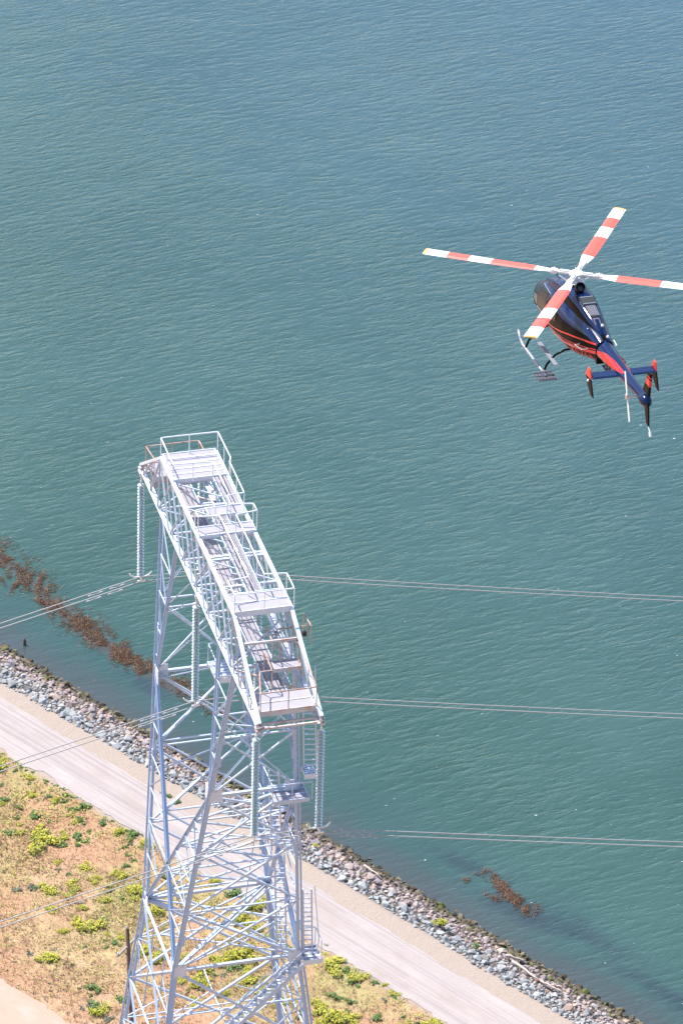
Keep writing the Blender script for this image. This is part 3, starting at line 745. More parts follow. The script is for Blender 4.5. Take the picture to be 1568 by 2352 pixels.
def rail(pts, h, parent, m, posts=None, r=.028, mid=False, bend=.16):
    """handrail: rounded tube loop at height h with posts at each point and between"""
    g = MB(); P_ = [Vector(p) for p in pts]; top = [p+Vector((0, 0, h)) for p in P_]; path = [top[0]]
    for i in range(1, len(top)-1):
        a, b_, c = top[i-1], top[i], top[i+1]
        e1 = b_ + (a-b_).normalized()*min(bend, (a-b_).length/2.2); e2 = b_ + (c-b_).normalized()*min(bend, (c-b_).length/2.2)
        path += [e1, e1.lerp(b_, .6).lerp(e2.lerp(b_, .6), .5), e2]
    path.append(top[-1]); g.tube(path, r*1.25, 6)
    ro_ = g.build('handrail', m, parent)
    for i in range(len(P_)-1):
        a, b_ = P_[i], P_[i+1]; n = max(1, round((b_-a).length/1.35))
        for j in range(n + (1 if i == len(P_)-2 else 0)):
            q = a.lerp(b_, j/n); g2 = MB(); g2.tube([q, q+Vector((0, 0, h))], r, 5); g2.build('post', m, None).parent = ro_
    return ro_
def platform(name, u0, u1, v0, v1, z, bands, mdeck, mframe, parent=tw, fascia=.22):
    g = MB(); c = L3((u0+u1)/2, (v0+v1)/2, z); g.box(c, (u1-u0, v1-v0, .04)); o = g.build(name, mdeck, parent)
    g = MB()
    for i in range(bands+1):
        u_ = u0+(u1-u0)*i/bands
        if i in (0, bands): g.box(L3(u_+(.02 if i else -.02), (v0+v1)/2, z-fascia/2+.06), (.05, v1-v0+.1, fascia))
        else: g.box(L3(u_, (v0+v1)/2, z+.035), (.10, v1-v0, .03))
    for v_ in (v0, v1): g.box(L3((u0+u1)/2, v_, z+.02), (u1-u0-.08, .05, .12))
    fo = g.build('frame', mframe); fo.parent = o
    return o
# far top platform, with its rails
p1 = platform('platform', TU0, -6.1, -1.4, 1.4, TW_+.14, 5, M['deck'], M['steel'])
zt = TW_+.16
RH = 1.1
def rl(*p): return [L3(u_, v_, zt) for u_, v_ in p]
rail(rl((-2.54, .57), (-5.7, .56), (-5.83, -1.54), (-8.66, -1.53), (-8.64, 1.54), (-5.87, 1.55), (-5.5, 1.39), (-2.27, 1.37), (-2.2, .45), (-1.33, .42), (-1.13, 1.57), (-.41, 1.58), (-.26, .44), (5.68, .42), (5.81, 1.55), (7.3, 1.55), (7.27, -1.5), (5.88, -1.52), (5.77, -.42), (-.3, -.4), (-.45, -1.5), (-1.1, -1.51), (-1.18, -.43), (-2.4, -.44)), RH, tw, M['rail'])
p2 = platform('platform', -2.95, -2.2, -.5, 1.4, TW_+.13, 1, M['deck'], M['steel'])
p3 = platform('platform', -1.15, -.33, -1.45, 1.5, TW_+.14, 1, M['deck'], M['steel'])
p4 = platform('platform', 5.5, 7.15, -1.42, 1.45, TW_+.14, 2, M['deck'], M['steel'], fascia=.34)
# tip platforms
p5 = platform('platform', 10.75, 12.3, -1.38, 1.38, .62, 2, M['deck'], M['rusty'], fascia=.32)
rail([L3(8.9, -.35, .8), L3(10.5, -.35, .7), L3(10.5, -1.0, .7), L3(12.3, -1.4, .62), L3(12.3, 1.45, .62), L3(10.7, 1.45, .7), L3(8.7, 1.45, 1.0), L3(8.5, .55, 1.0)], 1.1, tw, M['rust_rail'])
rail([L3(8.4, .2, 1.0), L3(6.9, .2, 1.0)], 1.1, tw, M['rust_rail'])
rail([L3(7.2, .75, .9), L3(7.2, 2.5, .9), L3(6.6, 2.45, .9), L3(6.5, 2.3, 1.2)], 1.1, tw, M['rust_rail'])
p6 = platform('platform', 8.4, 9.1, .15, 1.5, .9, 1, M['deck'], M['rusty'])
p7 = platform('platform', -12.4, -10.9, -1.38, 1.38, .62, 2, M['deck'], M['rusty'], fascia=.3)
rail([L3(-10.8, 1.45, .7), L3(-12.4, 1.45, .62), L3(-12.4, -1.45, .62), L3(-10.9, -1.35, .7), L3(-10.7, -.3, .7), L3(-10.7, 1.0, .7)], 1.1, tw, M['rust_rail'])
# walkways
def walkway(u0, u1, v0, v1, z, name='walkway'):
    g = MB(); n = 3; wd = (v1-v0)/n
    for i in range(n): g.box(L3((u0+u1)/2, v0+wd*(i+.5), z), (u1-u0, wd-.05, .05))
    o = g.build(name, M['plank'], tw)
    g = MB()
    u_ = u0+.4
    while u_ < u1: g.box(L3(u_, (v0+v1)/2, z-.07), (.07, v1-v0+.3, .07)); u_ += 1.3
    for v_ in (v0-.06, v1+.06): g.box(L3((u0+u1)/2, v_, z-.03), (u1-u0, .06, .12))
    g.build('frame', M['steel2']).parent = o
walkway(-6.1, -2.95, .72, 1.32, TW_+.10)
walkway(-2.2, 5.5, -.28, .34, TW_+.10)
walkway(-10.9, 10.75, -.25, .5, .16)
# rest platforms on the columns and at the waist
p8 = platform('rest_platform', 5.5, 6.9, .9, 2.7, -8.7, 3, M['deck'], M['steel2'], fascia=.25)
rail([L3(5.3, .7, -8.6), L3(7.2, .7, -8.6), L3(7.2, 2.8, -8.6)], 1.1, tw, M['steel2'])
p9 = platform('rest_platform', -5.9, -4.2, .5, 2.3, -8.2, 6, M['steel2'], M['steel'], fascia=.3)
rail([L3(-4.2, .5, -8.1), L3(-5.9, .5, -8.1), L3(-5.9, 1.6, -8.1)], 1.1, tw, M['steel2'])
p10 = platform('rest_platform', 2.8, 4.0, 3.5, 4.5, -21.3, 4, M['deck'], M['steel'], fascia=.3)
rail([L3(2.7, 3.5, -21.2), L3(2.7, 4.45, -21.2), L3(4.0, 4.45, -21.2)], 1.1, tw, M['steel'])
p11 = platform('rest_platform', 2.6, 4.2, -3.4, -1.4, -26.9, 4, M['deck'], M['steel'], fascia=.3)
rail([L3(4.1, -1.4, -26.8), L3(4.1, -3.3, -26.8), L3(2.7, -3.3, -26.8)], 1.1, tw, M['steel2'])
p12 = platform('rest_platform', 6.3, 7.0, 2.45, 3.0, -7.2, 4, M['steel2'], M['steel'], fascia=.3)
def ladder(a, b_, wv, mrung='steel2', step=.36, name='ladder'):
    a, b_, wv = Vector(a), Vector(b_), Vector(wv)
    g = MB()
    for s_ in (-1, 1): g.beam(a+wv*s_*.5, b_+wv*s_*.5, .07, .10)
    o = g.build(name, M['steel2'], tw)
    L = (b_-a).length; n = int(L/step)
    for i in range(1, n):
        p = a.lerp(b_, i/n); g = MB(); g.beam(p-wv*.5, p+wv*.5, .055, .05); g.build('rung', M[mrung]).parent = o
    return o
def lp(d, du, dv): p = leg(1, 1, d); return p+Vector((du, dv, 0))
ladder(lp(-.1, .25, .62), lp(7.6, .25, .62), (.12, .62, 0))
ladder(lp(8.3, -1.4, -.9), lp(14.0, -1.1, -.9), (.1, .5, 0))
ladder(lp(13.8, -.5, -.9), lp(21.0, -.4, -.9), (.1, .5, 0))
ladder(lp(16.2, .1, .42), lp(21.2, .1, .42), (.08, .45, 0))
g = MB(); g.tube([lp(15.8, .4, .75), lp(18, .4, .85), lp(20.0, .4, .95), lp(21.0, .4, .8)], .03, 5); g.build('handrail', M['steel'], tw)
# stairs from the waist platform down to the left
def stairs(a, b_, wv, n):
    a, b_, wv = Vector(a), Vector(b_), Vector(wv); g = MB()
    for s_ in (-1, 1): g.beam(a+wv*s_*.5, b_+wv*s_*.5, .06, .22)
    o = g.build('stair', M['steel2'], tw)
    for i in range(1, n):
        p = a.lerp(b_, i/n); g = MB(); d = Vector((b_.x-a.x, b_.y-a.y, 0)).normalized(); g.beam(p-wv*.5, p+wv*.5, .22, .04); g.build('tread', M['steel']).parent = o
    for s_ in (-1, 1):
        g = MB(); up = Vector((0, 0, .95)); pts = [a+wv*s_*.55+up, b_+wv*s_*.55+up]; g.tube(pts, .03, 5)
        for i in range(5):
            q = a.lerp(b_, i/4)+wv*s_*.55; g.tube([q, q+up], .022, 4)
        g.build('handrail', M['steel2']).parent = o
stairs(L3(3.6, 3.6, -21.5), L3(3.2, -1.5, -26.9), (.65, 0, 0), 20)
stairs(L3(2.6, -2.4, -27.0), L3(-2.5, -2.6, -32.6), (0, .65, 0), 20)
# end fittings
for su in (-1, 1):
    for sv in (-1, 1):
        g = MB()
        for i in range(7):
            g.box(L3(su*(12.7+.25*rr.random()), sv*(1.6+.12*rr.uniform(-1, 1)), .12+.16*rr.random()), (.16, .14, .12), M=Euler((rr.random(), rr.random(), rr.random())).to_matrix())
        g.box(L3(su*12.75, sv*1.62, -.05), (.5, .26, .12)); g.build('end_fitting', M['rusty'], tw)
g = MB(); g.lathe([(.001, 0), (.13, .02), (.14, .2), (.07, .26), (.001, .27)], 10, 0, L3(6.5, 2.35, 1.0)); g.build('junction_box', M['dark'], tw)
g = MB(); g.box(L3(6.9, 1.95, .9), (.3, .4, .35)); g.build('junction_box', M['dark'], tw)
# concrete footings
MC = simple('concrete', (.42, .40, .38), .9, var=.12)
for su in (-1, 1):
    for sv in (-1, 1):
        g = MB(); p = leg(su, sv, DB); g.lathe([(.75, -.3), (.75, .35), (.7, .42), (.001, .43)], 16, 0, p); g.build('footing', MC, tw)

# ------------------------------------------------------------------ insulator strings
def disc_mesh():
    g = MB()
    g.lathe([(.045, 0), (.07, -.01), (.14, -.03), (.198, -.065), (.203, -.078), (.19, -.082), (.15, -.07), (.13, -.095), (.12, -.075), (.09, -.072), (.08, -.10), (.07, -.08), (.02, -.09)], 14, 0)
    g.lathe([(.001, .085), (.04, .082), (.052, .05), (.058, .0), (.05, -.012)], 8, 1)
    g.lathe([(.014, -.08), (.014, -.12)], 5, 1)
    me = bpy.data.meshes.new('disc'); me.from_pydata(g.v, [], g.f); me.materials.append(M['disc']); me.materials.append(M['cap'])
    me.polygons.foreach_set('material_index', g.m); me.polygons.foreach_set('use_smooth', [True]*len(me.polygons)); return me
DM = disc_mesh()
P_IN = 12.588
strings = [(-1, -1, 'leftmost insulator string of glass discs, hanging clear of the tower over the water'), (0, -1, 'insulator string hanging inside the tower window, below the middle of the crossarm'),
           (1, -1, 'insulator string hanging below the near end platform, in front of the tower body'), (1, 1, 'rightmost insulator string of glass discs, hanging beside the ladder over the water'),
           (-1, 1, 'insulator string behind the far end of the crossarm, half hidden by lattice'), (0, 1, 'insulator string on the right side of the crossarm middle, hidden behind its platforms')]
NDISC = 31; PITCHD = .188
SWAY = {(-1, -1): .14, (0, -1): .08, (1, -1): 0, (1, 1): 0.05, (-1, 1): .1, (0, 1): .1}
bottoms = {}
for iu, iv, lab in strings:
    top = TM @ L3(iu*P_IN, iv*1.66, -.12)
    r_ = empty('insulator_string', top, T_ROT); tag(r_, lab, 'insulator string', 'insulator strings hanging from the crossarm')
    sw = SWAY[(iu, iv)]
    g = MB(); g.tube([(0, 0, .1), (0, 0, -.42)], .03, 6); g.box((0, 0, -.02), (.12, .14, .16)); g.box((0, 0, -.25), (.10, .05, .22)); g.box((0, 0, -.42), (.06, .10, .1)); g.build('shackle', M['cap'], r_)
    for i in range(NDISC):
        o = bpy.data.objects.new('disc', DM); link(o, r_); o.location = (0, 0, -.56-PITCHD*i)
    zb = -.56-PITCHD*NDISC
    g = MB(); g.box((0, 0, zb-.06), (.5, .05, .16)); g.tube([(0, 0, zb+.12), (0, 0, zb-.2)], .03, 6)
    for s_ in (-1, 1): g.beam((s_*.22, -.22, zb-.17), (s_*.22, .22, zb-.17), .07, .08)
    g.build('yoke', M['cap'], r_)
    for s_ in (-1, 1):
        g = MB(); pts = []
        for k_ in range(7):
            t_ = k_/6*1.25; pts.append((.0, s_*(.12+.52*math.sin(t_)), zb-.05+.42*(1-math.cos(t_))))
        g.tube(pts, [.03, .035, .04, .045, .045, .04, .03], 6); g.build('arcing_horn', M['cap'], r_)
    bottoms[(iu, iv)] = top + Vector((0, 0, zb-.2))
# ------------------------------------------------------------------ conductors
TR = Euler(T_ROT).to_matrix()
for pi_, nm in ((-1, 'far'), (0, 'middle'), (1, 'near')):
    for sd in (-1, 1):
        c0 = bottoms[(pi_, -1)]; c1 = bottoms[(pi_, 1)]
        root = empty('power_line', (c0+c1)/2, T_ROT)
        side = {-1: 'rear', 1: 'front'}[sd]
        tag(root, '%s cable of the pair clamped under the %s end insulators' % (side, nm) if nm != 'middle' else '%s cable of the pair clamped under the insulators in the tower window' % side, 'power line', 'twin power cables crossing the tower')
        def wpt(v):
            a = max(0, abs(v)-1.66); sl = (.214, .250)[v < 0]; z = -sl*a + .00030*a*a
            return Vector((sd*.22 + (-.012 if v > 0 else .0)*a*1.0, v, z))
        vs = sorted(set([-1.66, 0, 1.66] + [s_*(1.66+1.4*i+.06*i*i) for s_ in (-1, 1) for i in range(1, 46)]))
        g = MB(); g.tube([wpt(v) for v in vs], .029, 6); g.build('cable', M['wire'], root, smooth=True)
        for s_ in (-1, 1):
            for dd in (1.25 + (.0 if sd < 0 else .2), 2.45 + (.0 if sd < 0 else .2)):
                p = wpt(s_*(1.66+dd)); q = wpt(s_*(1.66+dd+.5)); t_ = (q-p).normalized()
                for (ox, oz) in ((0, -.13),):
                    g = MB(); g.beam(p+Vector((0, 0, .03)), p+Vector((0, 0, oz)), .05, .04)
                    c = p+Vector((ox, 0, oz)); g.tube([c-t_*.34, c+t_*.34], .012, 5)
                    for e in (-1, 1): g.tube([c+t_*e*.20, c+t_*e*.24, c+t_*e*.40, c+t_*e*.43], [.025, .042, .042, .025], 8)
                    g.build('damper', M['damper'], root, smooth=False)

# ------------------------------------------------------------------ utility pole
pt = at(292.5, 2134, 13.0)
PR_ = (R(0), R(-2.6), 0); pb_ = pt - Euler(PR_).to_matrix() @ Vector((0, 0, 11.2))
up_ = empty('utility_pole', pb_, PR_); tag(up_, 'dark wooden utility pole with one crossarm in the field beside the left tower leg', 'utility pole')
hp = 11.2
g = MB(); g.tube([(0, 0, -1), (0, 0, 4), (0, 0, hp)], [.19, .17, .13], 10); g.build('pole', M['wood'], up_, smooth=True)
g = MB(); g.lathe([(.02, 0), (.05, .04), (.09, .1), (.1, .16), (.05, .22), (.001, .25)], 8, 0, (0, 0, hp)); g.build('insulator', simple('porcelain', (.35, .33, .32), .3), up_)
ca = MB(); A_, B_ = Vector((-.62, -1.15, hp-1.35)), Vector((.62, 1.15, hp-1.35)); ca.beam(A_, B_, .11, .13); ca.build('crossarm', simple('grey_wood', (.30, .26, .25), .9, var=.3), up_)
for q in (A_, B_):
    g = MB(); q = q*.94 if True else q; q = Vector((A_.x*.94 if q.x < 0 else B_.x*.94, A_.y*.94 if q.y < 0 else B_.y*.94, hp-1.29)); g.lathe([(.02, 0), (.06, .06), (.08, .14), (.04, .2), (.001, .22)], 8, 0, q); g.build('insulator', M['cap'], up_)
g = MB(); g.beam(A_*.5+Vector((0, 0, (hp-1.35)*.5)), (0, 0, hp-2.2), .04); g.beam(B_*.5+Vector((0, 0, (hp-1.35)*.5)), (0, 0, hp-2.2), .04); g.build('arm_brace', M['wood'], up_)
a = Vector((pt.x, pt.y, 13.1)); d_ = SH.to_3x3() @ Vector((-1, .02, 0))
g = MB(); g.tube([a + d_*t_*60 + Vector((0, 0, -1.6*math.sin(math.pi*t_))) for t_ in [i/16 for i in range(17)]], .006, 4)
tag(g.build('overhead_wire', M['wire']), 'very thin wire running up left from the utility pole top', 'wire')

# ------------------------------------------------------------------ helicopter (x forward, y left, z up; rotor head at height HB)
HB = 3.30
def paint(name, col, rough=.25, coat=.3, **k): return simple(name, col, rough, coat=coat, spec=.3 if coat else .05, **k)
def twotone(name, colA, colB, zsplit, soft=.01):
    m, t, b = mat(name); b.inputs['Base Color'].default_value = (*colA, 1)
    b.inputs['Roughness'].default_value = .28; b.inputs['Coat Weight'].default_value = .8; b.inputs['Coat Roughness'].default_value = .04
    return m
H = {'blue': paint('dark_blue_paint', (.002, .014, .065), .16, .12), 'black': paint('black_paint', (.004, .005, .007), .22, 0), 'red': paint('red_paint', (.62, .012, .02), .3, .6), 'brightred': paint('orange_red_paint', (.75, .05, .035), .4, .3),
     'white': simple('rotor_white', (.80, .80, .80), .45), 'rred': simple('rotor_red', (.72, .10, .07), .45), 'tip': simple('rotor_tip', (.75, .42, .10), .5),
     'metal': simple('bare_metal', (.55, .56, .58), .3, .8), 'glass': paint('tinted_window', (.012, .02, .026), .04, .08), 'grey': simple('grey_tube', (.27, .29, .35), .4, .3), 'gun': simple('dark_metal', (.05, .055, .065), .4, .5),
     'letter': simple('dull_red_letter', (.55, .03, .025), .5), 'screen': simple('intake_screen', (.14, .14, .17), .5, .3), 'hubw': simple('hub_white', (.74, .74, .76), .4, .2), 'paw': simple('bearpaw', (.07, .07, .10), .6)}
HR = Euler((R(.95), R(1.97), R(107.9))); HM = HR.to_matrix()
hub = Vector((7.595, 140.746, 122.70))
hroot = empty('helicopter', hub - HM @ Vector((0, 0, HB)), tuple(HR))
tag(hroot, 'dark blue helicopter with red stripes and red and white rotor blades, flying above the water', 'helicopter')
def hz(z): return z+HB
ST = [(3.0,-1.97,-1.9,-2.05,.06),(2.93,-1.96,-1.76,-2.14,.26),(2.75,-1.93,-1.56,-2.24,.43),(2.3,-1.85,-1.20,-2.38,.61),(1.6,-1.72,-.93,-2.45,.71),(.8,-1.68,-.80,-2.48,.75),(0,-1.65,-.78,-2.48,.75),(-.8,-1.6,-.78,-2.42,.72),(-1.6,-1.55,-.80,-2.28,.62),(-2.3,-1.46,-.86,-2.05,.47),(-2.9,-1.41,-.98,-1.86,.345),(-3.02,-1.40,-1.02,-1.76,.33),(-3.15,-1.38,-1.06,-1.66,.30),(-5,-1.31,-1.11,-1.52,.21),(-6.9,-1.22,-1.07,-1.37,.14)]
def sec(x, T=ST):
    T2 = T[::-1]
    if x <= T2[0][0]: return T2[0][1:]
    for a, b_ in zip(T2, T2[1:]):
        if a[0] <= x <= b_[0]:
            t_ = (x-a[0])/(b_[0]-a[0])
            if T is ST and x > -3: 
                pass
            return tuple(a[k_]+(b_[k_]-a[k_])*t_ for k_ in range(1, 5))
    return T2[-1][1:]
def ysurf(x, z, n=2.5, T=ST):
    c, t_, b_, hw = sec(x, T); h = (t_-c) if z > c else (c-b_); a = min(1, abs(z-c)/max(h, 1e-4)); return hw*(1-a**n)**(1/n)
def hullmesh(T, x0, x1, nx, n=2.5, na=28):
    g = MB(); 
    for i in range(nx+1):
        x = x0+(x1-x0)*i/nx; c, t_, b_, hw = sec(x, T)
        for k_ in range(na):
            a = 2*math.pi*k_/na; ca_, sa = math.cos(a), math.sin(a)
            y = hw*math.copysign(abs(ca_)**(2/n), ca_); zz = math.copysign(abs(sa)**(2/n), sa)
            g.v.append((x, y, hz(c+(t_-c)*zz if zz > 0 else c+(c-b_)*zz)))
    for i in range(nx):
        for k_ in range(na):
            a = i*na+k_; b2 = i*na+(k_+1) % na; f_ = (a, b2, b2+na, a+na)
            g.f.append(f_ if x1 < x0 else f_[::-1]); g.m.append(0)
    g.f.append(tuple(range(na))[::-1] if x1 < x0 else tuple(range(na))); g.m.append(0)
    e = nx*na; g.f.append(tuple(range(e, e+na)) if x1 < x0 else tuple(range(e, e+na))[::-1]); g.m.append(0)
    return g
body = hullmesh(ST, 3.0, -3.12, 70).build('fuselage', H['black'], hroot, smooth=True)
boom = hullmesh(ST, -3.0, -6.9, 20, 2.1, 20).build('tail_boom', H['blue'], hroot, smooth=True)
def spatch(name, xs, ztop, zbot, m, parent, side=1, off=.008, nz=5, T=ST, n=2.5):
    """a patch lying on the fuselage side between two height curves"""
    g = MB(); nx = len(xs)
    for i, x in enumerate(xs):
        for j in range(nz+1):
            z = zbot[i]+(ztop[i]-zbot[i])*j/nz; y = ysurf(x, z, n, T)
            dzz = .01; ny = (ysurf(x, z-dzz, n, T)-ysurf(x, z+dzz, n, T))/(2*dzz); nv = Vector((0, 1, ny)).normalized()
            g.v.append((x, side*(y+off*nv.y), hz(z+off*nv.z)))
    for i in range(nx-1):
        for j in range(nz):
            a = i*(nz+1)+j; q = (a, a+1, a+nz+2, a+nz+1); g.f.append(q if side > 0 else q[::-1]); g.m.append(0)
    return g.build(name, m, parent, smooth=True)
def lin(xs, P_):
    P_ = sorted(P_); out = []
    for x in xs:
        v = P_[0][1] if x <= P_[0][0] else P_[-1][1]
        for a, b_ in zip(P_, P_[1:]):
            if a[0] <= x <= b_[0]: v = a[1]+(b_[1]-a[1])*(x-a[0])/(b_[0]-a[0])
        out.append(v)
    return out
def xr(a, b_, n): return [a+(b_-a)*i/n for i in range(n+1)]
for sd in (1, -1):
    # blue upper sides over the black lower body
    xs = xr(1.9, -3.05, 30); spatch('upper_panel', xs, [sec(x)[1]-.004 for x in xs], lin(xs, [(1.9, -1.5), (1.2, -1.32), (.4, -1.22), (-.6, -1.25), (-1.6, -1.2), (-2.4, -1.12), (-3.1, -1.2)]), H['blue'], body, sd, .006, 8)
    xs = xr(1.4, -3.0, 30); c = lin(xs, [(1.4, -2.0), (.2, -1.93), (-.44, -1.79), (-1.34, -1.54), (-2.21, -1.33), (-3.1, -1.14)]); spatch('stripe', xs, [z+.028 for z in c], [z-.028 for z in c], H['red'], body, sd, .014, 2)
    xs = xr(1.4, -3.08, 30); c = lin(xs, [(1.4, -2.2), (-.23, -2.07), (-1.0, -1.96), (-1.93, -1.74), (-2.54, -1.57), (-3.13, -1.38)]); spatch('stripe', xs, [z+.035 for z in c], [z-.075 for z in c], H['red'], body, sd, .014, 3)
    spatch('stripe', xs, [z+.105 for z in c], [z+.075 for z in c], H['red'], body, sd, .014, 2)
    # windows and door glass
    xs = xr(2.62, 1.72, 10); spatch('window', xs, lin(xs, [(2.62, -1.62), (2.2, -1.32), (1.72, -1.12)]), lin(xs, [(2.62, -1.95), (2.2, -2.02), (1.72, -1.9)]), H['glass'], body, sd, .012, 5)
    xs = xr(1.6, .75, 8); spatch('window', xs, lin(xs, [(1.6, -1.12), (.75, -1.06)]), lin(xs, [(1.6, -1.85), (.75, -1.78)]), H['glass'], body, sd, .012, 5)
    xs = xr(.6, -.25, 8); spatch('window', xs, lin(xs, [(.6, -1.08), (-.25, -1.12)]), lin(xs, [(.6, -1.75), (-.25, -1.6)]), H['glass'], body, sd, .012, 5)
    for (p0, p1) in (((1.66, -1.08), (1.66, -1.92)), ((1.66, -1.92), (.7, -1.84)), ((.7, -1.84), (.68, -1.02)), ((.68, -1.02), (1.66, -1.08))):
        g = MB(); pts = []
        for i in range(7):
            x = p0[0]+(p1[0]-p0[0])*i/6; z = p0[1]+(p1[1]-p0[1])*i/6; pts.append((x, sd*(ysurf(x, z)+.014), hz(z)))
        g.tube(pts, .014, 4); g.build('window_frame', H['grey'], body)
    xs = xr(2.95, 2.2, 8); spatch('nose_stripe', xs, lin(xs, [(2.95, -1.92), (2.2, -2.06)]), lin(xs, [(2.95, -2.04), (2.2, -2.28)]), H['brightred'], body, sd, .012, 3)
    # red flash on the boom
    xs = xr(-3.15, -5.2, 16); spatch('boom_flash', xs, lin(xs, [(-3.15, -1.30), (-3.7, -1.15), (-4.3, -1.12), (-5.2, -1.13)]), lin(xs, [(-3.15, -1.45), (-3.9, -1.40), (-4.6, -1.30), (-5.2, -1.16)]), H['red'], boom, sd, .008, 4, n=2.1)
    xs = xr(-5.4, -6.8, 8); spatch('boom_stripe', xs, [sec(x)[0]-.12 for x in xs], [sec(x)[0]-.15 for x in xs], H['letter'], boom, sd, .008, 2, n=2.1)
# windscreen on top of the nose
g = MB()
for i in range(11):
    x = 2.72-.085*i*1.1; c, t_, b_, hw = sec(x)
    for k_ in range(13):
        a = math.pi*(.14+.72*k_/12); ca_, sa = math.cos(a), math.sin(a); y = hw*math.copysign(abs(ca_)**.8, ca_); z = c+(t_-c)*abs(sa)**.8
        g.v.append((x, y*1.012, hz(z+.012)))
for i in range(10):
    for k_ in range(12):
        a = i*13+k_; g.f.append((a, a+1, a+14, a+13)); g.m.append(0)
g.build('windscreen', H['glass'], body, smooth=True)
# roof band in front of the mast
RT = [(1.75,-1.0,-.90,-1.1,.40),(1.3,-.95,-.70,-1.1,.46),(.9,-.9,-.55,-1.1,.47),(.4,-.85,-.43,-1.1,.46),(-.2,-.8,-.36,-1.1,.46),(-.8,-.8,-.40,-1.1,.44),(-1.5,-.85,-.50,-1.1,.37),(-2.1,-.95,-.66,-1.1,.27),(-2.6,-1.02,-.86,-1.12,.15),(-2.8,-1.05,-.98,-1.12,.06)]
cowl = hullmesh(RT, 1.75, -2.8, 44, 3.0, 26).build('engine_cowling', H['blue'], hroot, smooth=True)
for sd in (1, -1):
    xs = xr(.2, -2.5, 16); spatch('cowl_panel', xs, [sec(x, RT)[0]+(sec(x, RT)[1]-sec(x, RT)[0])*.55 for x in xs], [max(sec(x, RT)[2]+.1, -1.04) if x > -2 else -1.05 for x in xs], H['black'], cowl, sd, .01, 4, RT, 3.0)
def topbox(name, x, y, z, d, m, parent=cowl, tilt=0, m2=None):
    g = MB(); g.box((x, y, hz(z)), d, M=Euler((0, tilt, 0)).to_matrix()); return g.build(name, m, parent)
topbox('intake_frame', -1.2, -.02, -.455, (.46, .50, .05), H['gun'], tilt=-.22); topbox('intake', -1.2, -.02, -.44, (.30, .40, .05), H['dark'] if 'dark' in H else M['dark'], tilt=-.22)
for e in (-1, 1): topbox('intake_lip', -1.2+e*.17, -.02, -.43+e*.035, (.03, .44, .05), H['grey'], tilt=-.22)
topbox('screen_panel', -1.72, -.0, -.565, (.50, .34, .05), H['screen'], tilt=-.28); topbox('screen_panel', -2.2, 0, -.73, (.30, .22, .05), H['screen'], tilt=-.38)
topbox('intake', -1.98, 0, -.64, (.08, .24, .06), M['dark'], tilt=-.32)
# exhaust stack
g = MB(); g.tube([(-.45, .05, hz(-.5)), (-.5, .05, hz(-.3)), (-.62, .05, hz(-.2))], [.17, .16, .17], 12, cap=False); g.tube([(-.45, .05, hz(-.42)), (-.58, .05, hz(-.23))], .13, 12); g.build('exhaust_stack', H['gun'], hroot, smooth=True)
# small lights, handles
for (x, y, z) in ((-2.45, -.1, -.80), (-2.95, -.12, -.97), (-2.2, .3, -1.02)):
    g = MB(); g.lathe([(.05, 0), (.055, .03), (.03, .08), (.001, .09)], 8, 0, (x, y, hz(z))); g.build('beacon', H['white'], hroot, smooth=True)
for sd in (1, -1):
    g = MB(); y0 = ysurf(-2.2, -1.62); g.tube([(-2.05, sd*(y0), hz(-1.56)), (-2.1, sd*(y0+.2), hz(-1.56)), (-2.55, sd*(y0+.13), hz(-1.52)), (-2.55, sd*(y0-.12), hz(-1.50))], .02, 6); g.build('hand_grip', H['white'], hroot)
g = MB(); g.tube([(1.55, .1, hz(-.9)), (1.5, .1, hz(-.5))], .012, 5); g.box((1.5, .1, hz(-.55)), (.14, .06, .14)); g.tube([(1.5, .1, hz(-.48)), (1.52, .38, hz(-.45))], .02, 5); g.build('wire_cutter', H['gun'], hroot)
# registration on the belly side
def lettering(txt, x0, x1, zb0, zb1, zt0, zt1, side):
    cu = bpy.data.curves.new('registration', 'FONT'); cu.body = txt; cu.size = 1; cu.space_character = 1.12; cu.resolution_u = 2
    to = bpy.data.objects.new('registration', cu); S.collection.objects.link(to)
    bpy.context.view_layer.update(); me = bpy.data.meshes.new_from_object(to); bpy.data.objects.remove(to)
    bm = bmesh.new(); bm.from_mesh(me); bmesh.ops.triangulate(bm, faces=bm.faces); bmesh.ops.subdivide_edges(bm, edges=bm.edges, cuts=1)
    xs = [v.co.x for v in bm.verts]; ys = [v.co.y for v in bm.verts]; ax, bx, ay, by_ = min(xs), max(xs), min(ys), max(ys)
    for v in bm.verts:
        a = (v.co.x-ax)/(bx-ax); b_ = (v.co.y-ay)/(by_-ay)
        if side < 0: a2 = 1-a
        else: a2 = a
        x = x0+(x1-x0)*a2; z = (zb0+(zb1-zb0)*a2)*(1-b_) + (zt0+(zt1-zt0)*a2)*b_
        y = ysurf(x, z); ny = (ysurf(x, z-.01)-ysurf(x, z+.01))/.02; nv = Vector((0, 1, ny)).normalized()
        v.co = Vector((x, side*(y+.016*nv.y), hz(z+.016*nv.z)))
    bm.to_mesh(me); bm.free(); me.materials.clear(); me.materials.append(H['letter'])
    link(bpy.data.objects.new('registration', me), body)
lettering('N407SR', -1.0, -2.92, -2.25, -1.76, -2.06, -1.58, 1)
lettering('N407SR', -1.0, -2.92, -2.25, -1.76, -2.06, -1.58, -1)
# belly end block
g = MB(); g.box((-2.98, 0, hz(-1.72)), (.12, .5, .30)); g.build('baggage_bay_end', H['black'], hroot)
g = MB(); g.tube([(-2.8, .1, hz(-1.85)), (-2.85, .1, hz(-2.0))], .02, 5); g.build('drain_tube', H['metal'], hroot)
